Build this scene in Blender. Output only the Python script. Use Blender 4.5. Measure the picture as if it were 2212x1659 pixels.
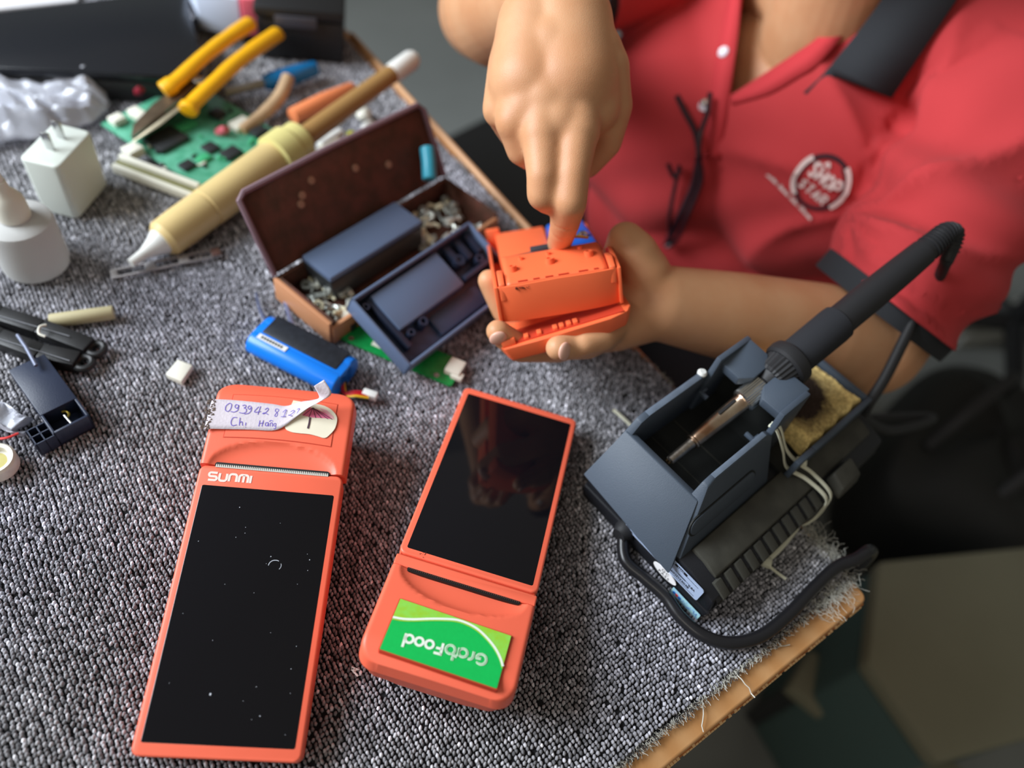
import bpy, bmesh, math, random
import numpy as np
from mathutils import Vector, Matrix
from mathutils.bvhtree import BVHTree
for o in list(bpy.data.objects): bpy.data.objects.remove(o)
SC = bpy.context.scene
COL = SC.collection
PI = math.pi
# ------------------------------------------------------------------ camera
# units metres, the mat surface on the bench is z = 0, the floor z = -0.75;
# bench front edge runs along -X and the worker's edge along +Y from the corner (0,0)
CAM = Vector((-0.369372, 0.020784, 0.4535))
CR = Vector((0.813430, -0.561875, 0.150427))
CU = Vector((0.380603, 0.709716, 0.592827))
CW = Vector((0.439855, 0.424971, -0.791156))
FPX = 1637.6
cd = bpy.data.cameras.new('camera'); cam = bpy.data.objects.new('camera', cd); COL.objects.link(cam)
cam.matrix_world = Matrix(((CR.x, CU.x, -CW.x, CAM.x), (CR.y, CU.y, -CW.y, CAM.y), (CR.z, CU.z, -CW.z, CAM.z), (0, 0, 0, 1)))
cd.sensor_fit = 'HORIZONTAL'; cd.sensor_width = 36.0; cd.lens = FPX / 2212 * 36.0
cd.clip_start = 0.02; cd.clip_end = 50
cd.dof.use_dof = True; cd.dof.focus_distance = 0.445; cd.dof.aperture_fstop = 2.75
SC.camera = cam
# ------------------------------------------------------------------ world, daylight, exposure
SC.view_settings.view_transform = 'Standard'; SC.view_settings.look = 'None'
SC.view_settings.gamma = 1.0; SC.view_settings.use_curve_mapping = False
SC.view_settings.exposure = 0.0
w = bpy.data.worlds.new('room_ambient'); SC.world = w; w.use_nodes = True
bg = w.node_tree.nodes['Background']; bg.inputs[0].default_value = (1.0, 0.92, 0.78, 1); bg.inputs[1].default_value = 0.20
def area(name, loc, target, sx, sy, power, col):
    l = bpy.data.lights.new(name, 'AREA'); l.shape = 'RECTANGLE'; l.size = sx; l.size_y = sy
    l.energy = power; l.color = col
    o = bpy.data.objects.new(name, l); COL.objects.link(o); o.location = loc
    o.rotation_euler = (Vector(target) - Vector(loc)).to_track_quat('-Z', 'Y').to_euler()
    return o
area('window_daylight', (-1.45, 1.30, 1.10), (-0.15, 0.35, 0.0), 1.2, 1.1, 82, (0.86, 0.93, 1.0))
area('front_fill_light', (-2.2, -0.5, 1.9), (-0.1, 0.2, 0.0), 1.2, 0.15, 8, (1.0, 0.93, 0.80))  # unseen warm lamp added behind the camera as front-side fill
try: SC.cycles.use_denoising = True
except Exception: pass

# ------------------------------------------------------------------ pixel helpers (frame 2212 x 1659)
def dirpx(px, py): return CW + CR * ((px - 1106) / FPX) - CU * ((py - 829.5) / FPX)
def at(px, py, z=0.0):
    d = dirpx(px, py); return CAM + d * ((z - CAM.z) / d.z)
def ray(px, py, depth): return CAM + dirpx(px, py) * depth

# ------------------------------------------------------------------ materials
def _mix(nt, fac, a, b):
    n = nt.nodes.new('ShaderNodeMix'); n.data_type = 'RGBA'
    if fac is not None: nt.links.new(fac, n.inputs[0])
    for i, c in ((6, a), (7, b)):
        if isinstance(c, tuple): n.inputs[i].default_value = (*c, 1)
        else: nt.links.new(c, n.inputs[i])
    return n.outputs[2]
def mat(name, col, rough=0.5, metal=0.0, var=0.0, vscale=60, bump=0.0, bscale=900, spec=0.5, col2=None,
        trans=0.0, ior=1.45, sss=0.0, coat=0.0, vcol=None, sheen=0.0, alpha=1.0, wave=None):
    m = bpy.data.materials.new(name); m.use_nodes = True
    nt = m.node_tree; b = nt.nodes['Principled BSDF']
    b.inputs['Base Color'].default_value = (*col, 1)
    b.inputs['Roughness'].default_value = rough; b.inputs['Metallic'].default_value = metal
    b.inputs['Specular IOR Level'].default_value = spec; b.inputs['IOR'].default_value = ior
    b.inputs['Transmission Weight'].default_value = trans
    b.inputs['Coat Weight'].default_value = coat; b.inputs['Alpha'].default_value = alpha
    if sheen: b.inputs['Sheen Weight'].default_value = sheen
    if sss:
        b.inputs['Subsurface Weight'].default_value = sss
        b.inputs['Subsurface Radius'].default_value = (0.006, 0.0025, 0.0015)
        b.inputs['Subsurface Scale'].default_value = 1.0
    tc = nt.nodes.new('ShaderNodeTexCoord')
    if var or col2:
        n = nt.nodes.new('ShaderNodeTexNoise'); n.inputs['Scale'].default_value = vscale; n.inputs['Detail'].default_value = 6
        nt.links.new(tc.outputs['Object'], n.inputs['Vector'])
        r = nt.nodes.new('ShaderNodeValToRGB'); r.color_ramp.elements[0].position = 0.35; r.color_ramp.elements[1].position = 0.65
        nt.links.new(n.outputs['Fac'], r.inputs[0])
        lo = tuple(c * (1 - var) for c in col) if col2 is None else col2
        nt.links.new(_mix(nt, r.outputs[0], lo, col), b.inputs['Base Color'])
    if vcol:
        a = nt.nodes.new('ShaderNodeAttribute'); a.attribute_name = vcol
        nt.links.new(a.outputs['Color'], b.inputs['Base Color'])
    if wave:
        wv = nt.nodes.new('ShaderNodeTexWave'); wv.inputs['Scale'].default_value = wave[0]; wv.inputs['Distortion'].default_value = wave[1]
        wv.inputs['Detail'].default_value = 3; wv.bands_direction = wave[2]
        nt.links.new(tc.outputs['Object'], wv.inputs['Vector'])
        nt.links.new(_mix(nt, wv.outputs['Fac'], wave[3], col), b.inputs['Base Color'])
    if bump:
        n2 = nt.nodes.new('ShaderNodeTexNoise'); n2.inputs['Scale'].default_value = bscale; n2.inputs['Detail'].default_value = 4
        nt.links.new(tc.outputs['Object'], n2.inputs['Vector'])
        bn = nt.nodes.new('ShaderNodeBump'); bn.inputs['Strength'].default_value = bump; bn.inputs['Distance'].default_value = 0.0006
        nt.links.new(n2.outputs['Fac'], bn.inputs['Height']); nt.links.new(bn.outputs[0], b.inputs['Normal'])
    return m
def srgb(r, g, b):
    f = lambda c: (c / 255 / 12.92) if c / 255 <= 0.04045 else ((c / 255 + 0.055) / 1.055) ** 2.4
    return (f(r), f(g), f(b))

# ------------------------------------------------------------------ mesh helpers
class MB:
    def __init__(s): s.v = []; s.f = []; s.m = []
    def add(s, vs, fs, mi=0, M=None):
        k = len(s.v)
        s.v += [tuple(M @ Vector(v)) if M is not None else tuple(v) for v in vs]
        s.f += [tuple(i + k for i in f) for f in fs]; s.m += [mi] * len(fs); return s
    def box(s, x0, x1, y0, y1, z0, z1, mi=0, M=None):
        return s.add([(x0, y0, z0), (x1, y0, z0), (x1, y1, z0), (x0, y1, z0), (x0, y0, z1), (x1, y0, z1), (x1, y1, z1), (x0, y1, z1)],
                     [(0, 3, 2, 1), (4, 5, 6, 7), (0, 1, 5, 4), (1, 2, 6, 5), (2, 3, 7, 6), (3, 0, 4, 7)], mi, M)
    def prism(s, poly, z0, z1, mi=0, M=None):
        n = len(poly)
        return s.add([(x, y, z0) for x, y in poly] + [(x, y, z1) for x, y in poly],
                     [tuple(range(n - 1, -1, -1)), tuple(range(n, 2 * n))] + [(i, (i + 1) % n, n + (i + 1) % n, n + i) for i in range(n)], mi, M)
    def hull(s, a, b, mi=0, M=None):
        """solid between two polygons of equal count (lists of 3-D points)"""
        n = len(a)
        return s.add(list(a) + list(b), [tuple(range(n - 1, -1, -1)), tuple(range(n, 2 * n))] +
                     [(i, (i + 1) % n, n + (i + 1) % n, n + i) for i in range(n)], mi, M)
    def tube(s, path, r, n=12, mi=0, M=None, caps=True, flat=None):
        P = [Vector(p) for p in path]; R = r if isinstance(r, (list, tuple)) else [r] * len(P)
        vs = []; T0 = None; N = None
        for i, p in enumerate(P):
            t = (P[min(i + 1, len(P) - 1)] - P[max(i - 1, 0)]).normalized()
            if N is None:
                a = Vector((0, 0, 1)) if abs(t.z) < 0.9 else Vector((1, 0, 0))
                N = (a - t * a.dot(t)).normalized()
            else:
                N = (N - t * N.dot(t)).normalized()
            B = t.cross(N)
            for j in range(n):
                a = 2 * PI * j / n
                k = flat if flat else 1.0
                vs.append(p + (N * math.cos(a) * k + B * math.sin(a)) * R[i])
        fs = [(i * n + j, i * n + (j + 1) % n, (i + 1) * n + (j + 1) % n, (i + 1) * n + j) for i in range(len(P) - 1) for j in range(n)]
        if caps: fs += [tuple(range(n - 1, -1, -1)), tuple(range((len(P) - 1) * n, len(P) * n))]
        return s.add(vs, fs, mi, M)
    def lathe(s, prof, n=24, mi=0, M=None):
        vs = [(r * math.cos(2 * PI * j / n), r * math.sin(2 * PI * j / n), z) for r, z in prof for j in range(n)]
        fs = [(i * n + j, i * n + (j + 1) % n, (i + 1) * n + (j + 1) % n, (i + 1) * n + j) for i in range(len(prof) - 1) for j in range(n)]
        fs += [tuple(range(n - 1, -1, -1)), tuple(range((len(prof) - 1) * n, len(prof) * n))]
        return s.add(vs, fs, mi, M)
    def grid(s, nx, ny, fn, mi=0, closed=False, M=None):
        vs = [fn(i / (nx - 1), j / (ny - 1)) for j in range(ny) for i in range(nx)]
        fs = [(j * nx + i, j * nx + i + 1, (j + 1) * nx + i + 1, (j + 1) * nx + i) for j in range(ny - 1) for i in range(nx - 1)]
        return s.add(vs, fs, mi, M)
    def ribbon(s, pts, w, z=0.0, mi=0, M=None, fn=None, closed=False):
        """flat stroke along 2-D points, width w, at height z (or fn(x,y))"""
        P = [Vector((p[0], p[1])) for p in pts]; n = len(P)
        if n < 2: return s
        vs = []
        for i in range(n):
            a = P[(i - 1) % n] if (closed or i > 0) else P[i]; b = P[(i + 1) % n] if (closed or i < n - 1) else P[i]
            t = (b - a)
            t = t.normalized() if t.length > 1e-9 else Vector((1, 0))
            q = Vector((-t.y, t.x)) * (w / 2)
            if not closed and i == 0: c = P[0] - t * 0.0
            else: c = P[i]
            for e in (c + q, c - q): vs.append((e.x, e.y, fn(e.x, e.y) + z if fn else z))
        m = n if closed else n - 1
        return s.add(vs, [(2 * i, 2 * i + 1, 2 * ((i + 1) % n) + 1, 2 * ((i + 1) % n)) for i in range(m)], mi, M)
    def build(s, name, mats, parent=None, bevel=0.0, seg=2, ang=35, smooth=True, M=None, solid=0.0, ba=30):
        bm = bmesh.new()
        vs = [bm.verts.new(v) for v in s.v]
        for f, m in zip(s.f, s.m):
            try: fc = bm.faces.new([vs[i] for i in f]); fc.material_index = m
            except ValueError: pass
        bmesh.ops.recalc_face_normals(bm, faces=bm.faces)
        if bevel:
            es = [e for e in bm.edges if len(e.link_faces) == 2 and e.calc_face_angle(0) > math.radians(ba)]
            bmesh.ops.bevel(bm, geom=es, offset=bevel, segments=seg, profile=0.5, affect='EDGES', clamp_overlap=True)
        me = bpy.data.meshes.new(name); bm.to_mesh(me); bm.free()
        return link(name, me, mats, parent, smooth, ang, M, solid)
def link(name, me, mats, parent=None, smooth=True, ang=35, M=None, solid=0.0):
    for m in (mats if isinstance(mats, (list, tuple)) else [mats]): me.materials.append(m)
    if smooth:
        me.shade_smooth(); me.set_sharp_from_angle(angle=math.radians(ang))
    o = bpy.data.objects.new(name, me); COL.objects.link(o)
    if M is not None: o.matrix_world = M
    if parent is not None: o.parent = parent
    if solid:
        sm = o.modifiers.new('thickness', 'SOLIDIFY'); sm.thickness = solid; sm.offset = 0
    return o
def tag(o, label=None, cat=None, group=None, kind=None):
    if label: o['label'] = label
    if cat: o['category'] = cat
    if group: o['group'] = group
    if kind: o['kind'] = kind
    return o
def thing(name, label, cat, M=None, group=None):
    o = bpy.data.objects.new(name, None); COL.objects.link(o); o.empty_display_size = 0.02
    if M is not None: o.matrix_world = M
    return tag(o, label, cat, group)
def frame(o, ex, ey=None, ez=None):
    """matrix with x axis ex, and y (or z) completed orthonormally"""
    ex = Vector(ex).normalized()
    if ez is None:
        ey = Vector(ey); ez = ex.cross(ey).normalized(); ey = ez.cross(ex)
    else:
        ez = Vector(ez); ey = ez.cross(ex).normalized(); ez = ex.cross(ey)
    o = Vector(o)
    return Matrix(((ex.x, ey.x, ez.x, o.x), (ex.y, ey.y, ez.y, o.y), (ex.z, ey.z, ez.z, o.z), (0, 0, 0, 1)))
def T(x, y, z=0, rz=0, rx=0, ry=0):
    return Matrix.Translation((x, y, z)) @ Matrix.Rotation(rz, 4, 'Z') @ Matrix.Rotation(ry, 4, 'Y') @ Matrix.Rotation(rx, 4, 'X')
def rrect(x0, x1, y0, y1, r, n=5):
    out = []
    for cx, cy, a0 in ((x1 - r, y0 + r, -PI / 2), (x1 - r, y1 - r, 0), (x0 + r, y1 - r, PI / 2), (x0 + r, y0 + r, PI)):
        for i in range(n + 1):
            a = a0 + PI / 2 * i / n; out.append((cx + r * math.cos(a), cy + r * math.sin(a)))
    return out
def arc(cx, cy, rx, ry, a0, a1, n=14):
    return [(cx + rx * math.cos(math.radians(a0 + (a1 - a0) * i / n)), cy + ry * math.sin(math.radians(a0 + (a1 - a0) * i / n))) for i in range(n + 1)]
def spline(pts, n=8):
    """Catmull-Rom through points (any dimension)"""
    P = [Vector(p) for p in pts]; out = []
    for i in range(len(P) - 1):
        a, b, c, d = P[max(i - 1, 0)], P[i], P[i + 1], P[min(i + 2, len(P) - 1)]
        for k in range(n):
            t = k / n
            out.append(0.5 * ((2 * b) + (c - a) * t + (2 * a - 5 * b + 4 * c - d) * t * t + (3 * b - a - 3 * c + d) * t ** 3))
    out.append(P[-1]); return out
def text_mesh(txt, size, bold=0.0, align='CENTER', spacing=1.0):
    c = bpy.data.curves.new('lettering', 'FONT'); c.body = txt; c.size = size; c.align_x = align; c.align_y = 'CENTER'
    c.offset = bold; c.space_character = spacing; c.resolution_u = 3
    o = bpy.data.objects.new('lettering', c); COL.objects.link(o)
    dg = bpy.context.evaluated_depsgraph_get(); me = bpy.data.meshes.new_from_object(o.evaluated_get(dg))
    bpy.data.objects.remove(o); bpy.data.curves.remove(c); return me
def text(txt, size, m, parent, M, bold=0.0, name='lettering', align='CENTER', spacing=1.0):
    return link(name, text_mesh(txt, size, bold, align, spacing), m, parent, smooth=False, M=M)

# ------------------------------------------------------------------ shared materials
M_wood = mat('beech_board', srgb(212, 160, 108), 0.45, wave=(14, 3.0, 'X', srgb(202, 146, 92)), bump=0.15, bscale=300)
M_woodside = mat('cut_edge', srgb(196, 122, 62), 0.6, var=0.35, vscale=160, bump=0.5, bscale=500)
M_cut = mat('splintered_line', srgb(236, 200, 150), 0.7)
M_floor = mat('grey_floor', srgb(128, 132, 130), 0.5, var=0.2, vscale=2.5)
M_wall = mat('plaster_wall', srgb(176, 178, 172), 0.8, var=0.08, vscale=4)
M_blackmat = mat('black_plastic', (0.012, 0.012, 0.013), 0.45, bump=0.2, bscale=1500)
M_black2 = mat('black_rubber', (0.016, 0.016, 0.018), 0.55, bump=0.15, bscale=2000)
M_orange = mat('orange_shell', srgb(243, 108, 80), 0.42, var=0.03, vscale=40, bump=0.06, bscale=2500)
M_orange_d = mat('orange_groove', srgb(196, 62, 38), 0.5)
M_glass = mat('screen_glass', (0.004, 0.004, 0.006), 0.06, spec=0.5, coat=0.0)
M_white = mat('white_plastic', srgb(225, 226, 222), 0.45)
M_ink = mat('violet_ink', srgb(110, 92, 190), 0.6)
M_tape = mat('paper_tape', srgb(214, 204, 212), 0.75, var=0.10, vscale=90, bump=0.3, bscale=700)
M_tape_d = mat('dirty_tape_edge', srgb(150, 135, 125), 0.9, var=0.4, vscale=400)
M_steel = mat('steel', srgb(190, 190, 190), 0.25, metal=1.0)
M_darkslot = mat('slot_black', (0.006, 0.005, 0.005), 0.6)

# ------------------------------------------------------------------ setting
def plane(name, pts, m):
    b = MB(); b.add(pts, [(0, 1, 2, 3)]); return tag(b.build(name, m, smooth=False), kind='structure')
plane('floor', [(-3, -3, -0.75), (3.2, -3, -0.75), (3.2, 3.4, -0.75), (-3, 3.4, -0.75)], M_floor)
plane('wall_back', [(-3, 3.4, -0.75), (3.2, 3.4, -0.75), (3.2, 3.4, 2.0), (-3, 3.4, 2.0)], M_wall)
plane('wall_right', [(3.2, 3.4, -0.75), (3.2, -3, -0.75), (3.2, -3, 2.0), (3.2, 3.4, 2.0)], M_wall)

# ------------------------------------------------------------------ the bench
TB = thing('work_table', 'plywood workbench with a worn orange-brown wooden edge under the grey carpet', 'table', T(-0.45, 0.5, -0.75))
def tpart(b, name, m, **k):
    o = b.build(name, m, **k); o.parent = TB; o.matrix_parent_inverse = TB.matrix_world.inverted(); return o
XL, YB = -0.95, 1.12
tpart(MB().prism(rrect(XL, 0.0, 0.0, YB, 0.006), -0.0235, -0.0045), 'board', [M_wood], bevel=0.0022, seg=3)
tpart(MB().box(XL + 0.01, -0.002, -0.0012, 0.004, -0.0225, -0.0105), 'edge_strip', [M_woodside], bevel=0.0006)
tpart(MB().box(-0.004, 0.0012, 0.002, YB - 0.01, -0.0225, -0.0105), 'edge_strip', [M_woodside], bevel=0.0006)
random.seed(4)
for dx, horiz in ((0, True), (0, False)):
    b = MB()
    n = 240
    for i in range(n):
        a = i / n * (0.62 if horiz else 0.3); c = (i + 0.8) / n * (0.62 if horiz else 0.3); e = random.uniform(0.0002, 0.0009)
        if random.random() < 0.12: continue
        if horiz: b.box(-c - 0.003, -a - 0.003, -0.0018, 0.0006, -0.0112 - e, -0.0108 + e * 0.5)
        else: b.box(-0.0006, 0.0018, a + 0.003, c + 0.003, -0.0112 - e, -0.0108 + e * 0.5)
    tag(tpart(b, 'splintered_lip', [M_cut], smooth=False), kind='stuff')
for x in (XL + 0.05, -0.17):
    for y in (0.12, YB - 0.06):
        tpart(MB().box(x - 0.025, x + 0.025, y - 0.025, y + 0.025, -0.7495, -0.024), 'leg', [M_woodside], bevel=0.003)

# ------------------------------------------------------------------ looped carpet
M_pile = mat('heather_loops', (0.2, 0.2, 0.21), 0.95, vcol='loop_tone', spec=0.1, sheen=0.1)
M_back = mat('carpet_backing', srgb(24, 24, 27), 0.95)
CX0, CX1, CY0, CY1 = XL + 0.03, -0.004, 0.016, YB - 0.03
CP = thing('carpet_mat', 'heathered grey loop-pile carpet piece with a frayed edge covering the bench', 'carpet', T(-0.45, 0.5, -0.0045))
bk = MB().prism([(CX0, CY0), (CX1, CY0), (CX1, 0.22), (CX1 - .007, 0.27), (CX1 - .007, CY1), (CX0, CY1)], -0.0045, -0.0026).build('backing', [M_back]); bk.parent = CP; bk.matrix_parent_inverse = CP.matrix_world.inverted()
def carpet_pile():
    rng = np.random.default_rng(3)
    Cn = np.array(CAM); r_, u_, w_ = (np.array(v) for v in (CR, CU, CW))
    out = []
    for pitch, lo, hi in ((0.00270, 0.0, 0.60), (0.0036, 0.60, 9)):
        nx = int((CX1 - CX0) / pitch); ny = int((CY1 - CY0) / (pitch * 0.92))
        gx, gy = np.meshgrid(np.arange(nx), np.arange(ny))
        x = CX0 + (gx + 0.5) * pitch; y = CY0 + (gy + 0.5) * pitch * 0.92
        y = y + 0.0011 * np.sin(x * 70 + 1.3) + 0.0014 * np.sin(x * 23) ; x = x + 0.0012 * np.sin(y * 37 + 0.5)
        x = (x + rng.normal(0, 0.00023, x.shape)).ravel(); y = (y + rng.normal(0, 0.00024, y.shape)).ravel()
        P = np.stack([x, y, np.zeros_like(x)], 1); d = P - Cn; dep = d @ w_
        px = 1106 + FPX * (d @ r_) / dep; py = 829.5 - FPX * (d @ u_) / dep
        k = (dep >= lo) & (dep < hi) & (px > -700) & (px < 2900) & (py > -500) & (py < 2500) & (x > CX0 + .001) & (x < CX1 - .007 * np.clip((y - .22) / .05, 0, 1)) & (y > CY0) & (y < CY1)
        k &= rng.random(len(x)) > 0.01
        out.append(np.stack([x[k], y[k], np.full(k.sum(), pitch)], 1))
    L = np.concatenate(out); n = len(L); S = 5
    a0 = rng.uniform(0, 2 * np.pi, n); rot = rng.normal(1.05, 0.25, n)
    la = L[:, 2] * rng.uniform(0.52, 0.66, n); lb = L[:, 2] * rng.uniform(0.36, 0.44, n); h = rng.uniform(0.0028, 0.0038, n)
    lx = rng.normal(0, 0.0003, n); ly = rng.normal(0, 0.0003, n)
    V = np.zeros((n, 2 * S + 1, 3))
    ring = [(1.0, 0.1), (0.84, 0.76)]
    for q, (rr, zz) in enumerate(ring):
        for j in range(S):
            an = a0 + 2 * np.pi * j / S
            ex, ey = rr * la * np.cos(an), rr * lb * np.sin(an)
            V[:, q * S + j, 0] = L[:, 0] + ex * np.cos(rot) - ey * np.sin(rot) + lx * zz
            V[:, q * S + j, 1] = L[:, 1] + ex * np.sin(rot) + ey * np.cos(rot) + ly * zz
            V[:, q * S + j, 2] = -0.0032 + h * zz
    V[:, 2 * S, 0] = L[:, 0] + lx; V[:, 2 * S, 1] = L[:, 1] + ly; V[:, 2 * S, 2] = -0.0032 + h
    V[:, :, 2] = np.minimum(V[:, :, 2], 0.0005)
    fq = []
    for j in range(S):
        j2 = (j + 1) % S
        fq += [(j, j2, S + j2), (j, S + j2, S + j), (S + j, S + j2, 2 * S)]
    fq = np.array(fq); nv = 2 * S + 1
    F = (fq[None] + (np.arange(n) * nv)[:, None, None]).reshape(-1, 3)
    me = bpy.data.meshes.new('loop_pile')
    me.vertices.add(n * nv); me.vertices.foreach_set('co', V.reshape(-1).astype(np.float32))
    me.loops.add(F.size); me.loops.foreach_set('vertex_index', F.reshape(-1).astype(np.int32))
    me.polygons.add(len(F)); me.polygons.foreach_set('loop_start', np.arange(0, F.size, 3).astype(np.int32))
    me.update(calc_edges=True)
    # yarn tone: heathered, per loop, with broad soft patches of worn and soiled pile
    px, py = L[:, 0], L[:, 1]
    tone = 0.31 * np.exp(rng.normal(0, 0.38, n))
    tone *= 1 + 0.12 * np.sin(px * 31 + 2 * np.sin(py * 17)) * np.sin(py * 27 + 1.7)
    warm = 0.5 + 0.5 * np.sin(px * 19 + 1.1) * np.sin(py * 23 + 0.4)
    colr = np.stack([tone * (0.99 + 0.02 * warm), tone * (0.98 + 0.02 * warm), tone * (1.11 - 0.07 * warm), np.ones(n)], 1)
    at_ = me.color_attributes.new('loop_tone', 'FLOAT_COLOR', 'POINT')
    at_.data.foreach_set('color', np.repeat(colr, nv, 0).reshape(-1).astype(np.float32))
    me.materials.append(M_pile); me.shade_smooth()
    o = bpy.data.objects.new('loop_pile', me); COL.objects.link(o); tag(o, kind='stuff')
    o.parent = CP; o.matrix_parent_inverse = CP.matrix_world.inverted()
carpet_pile()
def fringe():
    rng = random.Random(8); b = MB(); b2 = MB()
    def fib(bb, x, y, ang, ln, r, lift=0.0, curl=0.6):
        p = Vector((x, y, -0.002 + rng.uniform(0, 0.002))); pts = [p.copy()]; a = ang; z = p.z
        for k in range(5):
            a += rng.gauss(0, curl); p = p + Vector((math.cos(a), math.sin(a), rng.gauss(0, 0.35) + lift)) * (ln / 5)
            inside = XL < p.x < 0.001 and -0.001 < p.y
            if inside and p.z < -0.0035: p.z = -0.0035
            pts.append(p.copy())
        bb.tube(pts, r, 3, caps=False)
    for i in range(2600):
        x = -rng.random() ** 1.0 * 0.52; fib(b if rng.random() < .5 else b2, x, CY0 + rng.uniform(-0.001, 0.002), -PI / 2 + rng.gauss(0, .4), rng.uniform(0.002, 0.0055), 0.00018, curl=.5)
    for i in range(900):
        y = 0.016 + rng.random() * 0.5; fib(b if rng.random() < .5 else b2, CX1 - 0.001 - .007 * min(max((y - .22) / .05, 0), 1), y, rng.gauss(0, .5), rng.uniform(0.002, 0.005), 0.00018)
    for i in range(260):   # the loose tuft at the bench corner
        t = rng.random()
        if t < .5: fib(b, -0.024 + rng.gauss(0, .010), CY0 + rng.uniform(-.003, .004), -PI / 2 + rng.gauss(0, .8), rng.uniform(0.006, 0.02), 0.00013, 0.1, 0.7)
        else: fib(b, CX1 + rng.uniform(-.004, .003), 0.045 + rng.gauss(0, .014), rng.gauss(0, .9), rng.uniform(0.006, 0.02), 0.00013, 0.15, 0.7)
    for k in range(3): fib(b, -0.15 + 0.03 * k, CY0 - .002, -PI / 2 + .9 * (k - 1), 0.016, 0.0004, 0.0, .3)
    for bb, m in ((b, mat('pale_yarn', srgb(196, 194, 184), 0.9)), (b2, mat('dark_yarn', srgb(70, 68, 68), 0.9))):
        o = tag(bb.build('frayed_fringe', [m]), kind='stuff'); o.parent = CP; o.matrix_parent_inverse = CP.matrix_world.inverted()
fringe()
# ------------------------------------------------------------------ handheld printing terminals
TILT = 0.1657
GW, GL = 0.0765, 0.1372
def on_plane(M, px, py, zc=0.0):
    """pixel -> local (x, y) on the local plane z = zc of matrix M"""
    Mi = M.inverted(); o = Mi @ CAM; d = (Mi.to_3x3() @ dirpx(px, py)); k = (zc - o.z) / d.z
    p = o + d * k; return (p.x, p.y)
HY0, HY1 = 0.1502, 0.2065
HHW = 0.0425
def head_hw(y):
    r = 0.010; y0 = HY1 - r
    return HHW if y < y0 else HHW - (r - math.sqrt(max(r * r - (y - y0) ** 2, 0)))
def head_top(x, y, scoop=True):
    z = 0.0022 - 0.0010 * (x / HHW) ** 2
    t = max(0.0, (y - (HY1 - 0.013)) / 0.013); z -= 0.0058 * t * t
    d = head_hw(min(y, HY1 - 1e-5)) - abs(x)
    if d < 0.0025: z -= 0.0025 - math.sqrt(max(0.0025 ** 2 - (0.0025 - d) ** 2, 0))
    if scoop:
        e = (x / 0.0372) ** 2 + ((y - HY0) / 0.0165) ** 2
        if e < 1: z -= 0.0036 * (1 - e * e) ** 0.6
    return z
def make_head(name, parent, m):
    b = MB(); nx, ny = 72, 48
    ys = [HY0 + (HY1 - HY0) * (1 - (1 - j / (ny - 1)) ** 1.35) for j in range(ny)]
    vs = []
    for y in ys:
        hw = max(head_hw(y), 0.012)
        for i in range(nx):
            s = -math.cos(PI * i / (nx - 1)); s = 0.55 * s + 0.45 * (2 * i / (nx - 1) - 1); vs.append((s * hw, y, head_top(s * hw, y)))
    fs = [(j * nx + i, j * nx + i + 1, (j + 1) * nx + i + 1, (j + 1) * nx + i) for j in range(ny - 1) for i in range(nx - 1)]
    loop = [i for i in range(nx)] + [j * nx + nx - 1 for j in range(1, ny)] + [(ny - 1) * nx + i for i in range(nx - 2, -1, -1)] + [j * nx for j in range(ny - 2, 0, -1)]
    n0 = len(vs); rows = [loop]
    for zf, inset in ((-0.0130, -0.0006), (-0.0142, 0.0006), (-0.0235, 0.0030), (-0.033, 0.0090), (-0.040, 0.0150)):
        row = []
        for k in loop:
            x, y, z = vs[k]; cx, cy = 0, 0.178
            f = 1 - inset / 0.04
            row.append(len(vs)); vs.append((x * f, cy + (y - cy) * f, zf if zf > -0.039 else -0.044))
        rows.append(row)
    for r0, r1 in zip(rows, rows[1:]):
        L = len(loop)
        fs += [(r0[i], r1[i], r1[(i + 1) % L], r0[(i + 1) % L]) for i in range(L)]
    fs.append(tuple(rows[-1]))
    b.add(vs, fs); return b.build(name, [m], parent, ang=32)
def local_part(o, root):
    o.parent = root; return o
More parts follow.
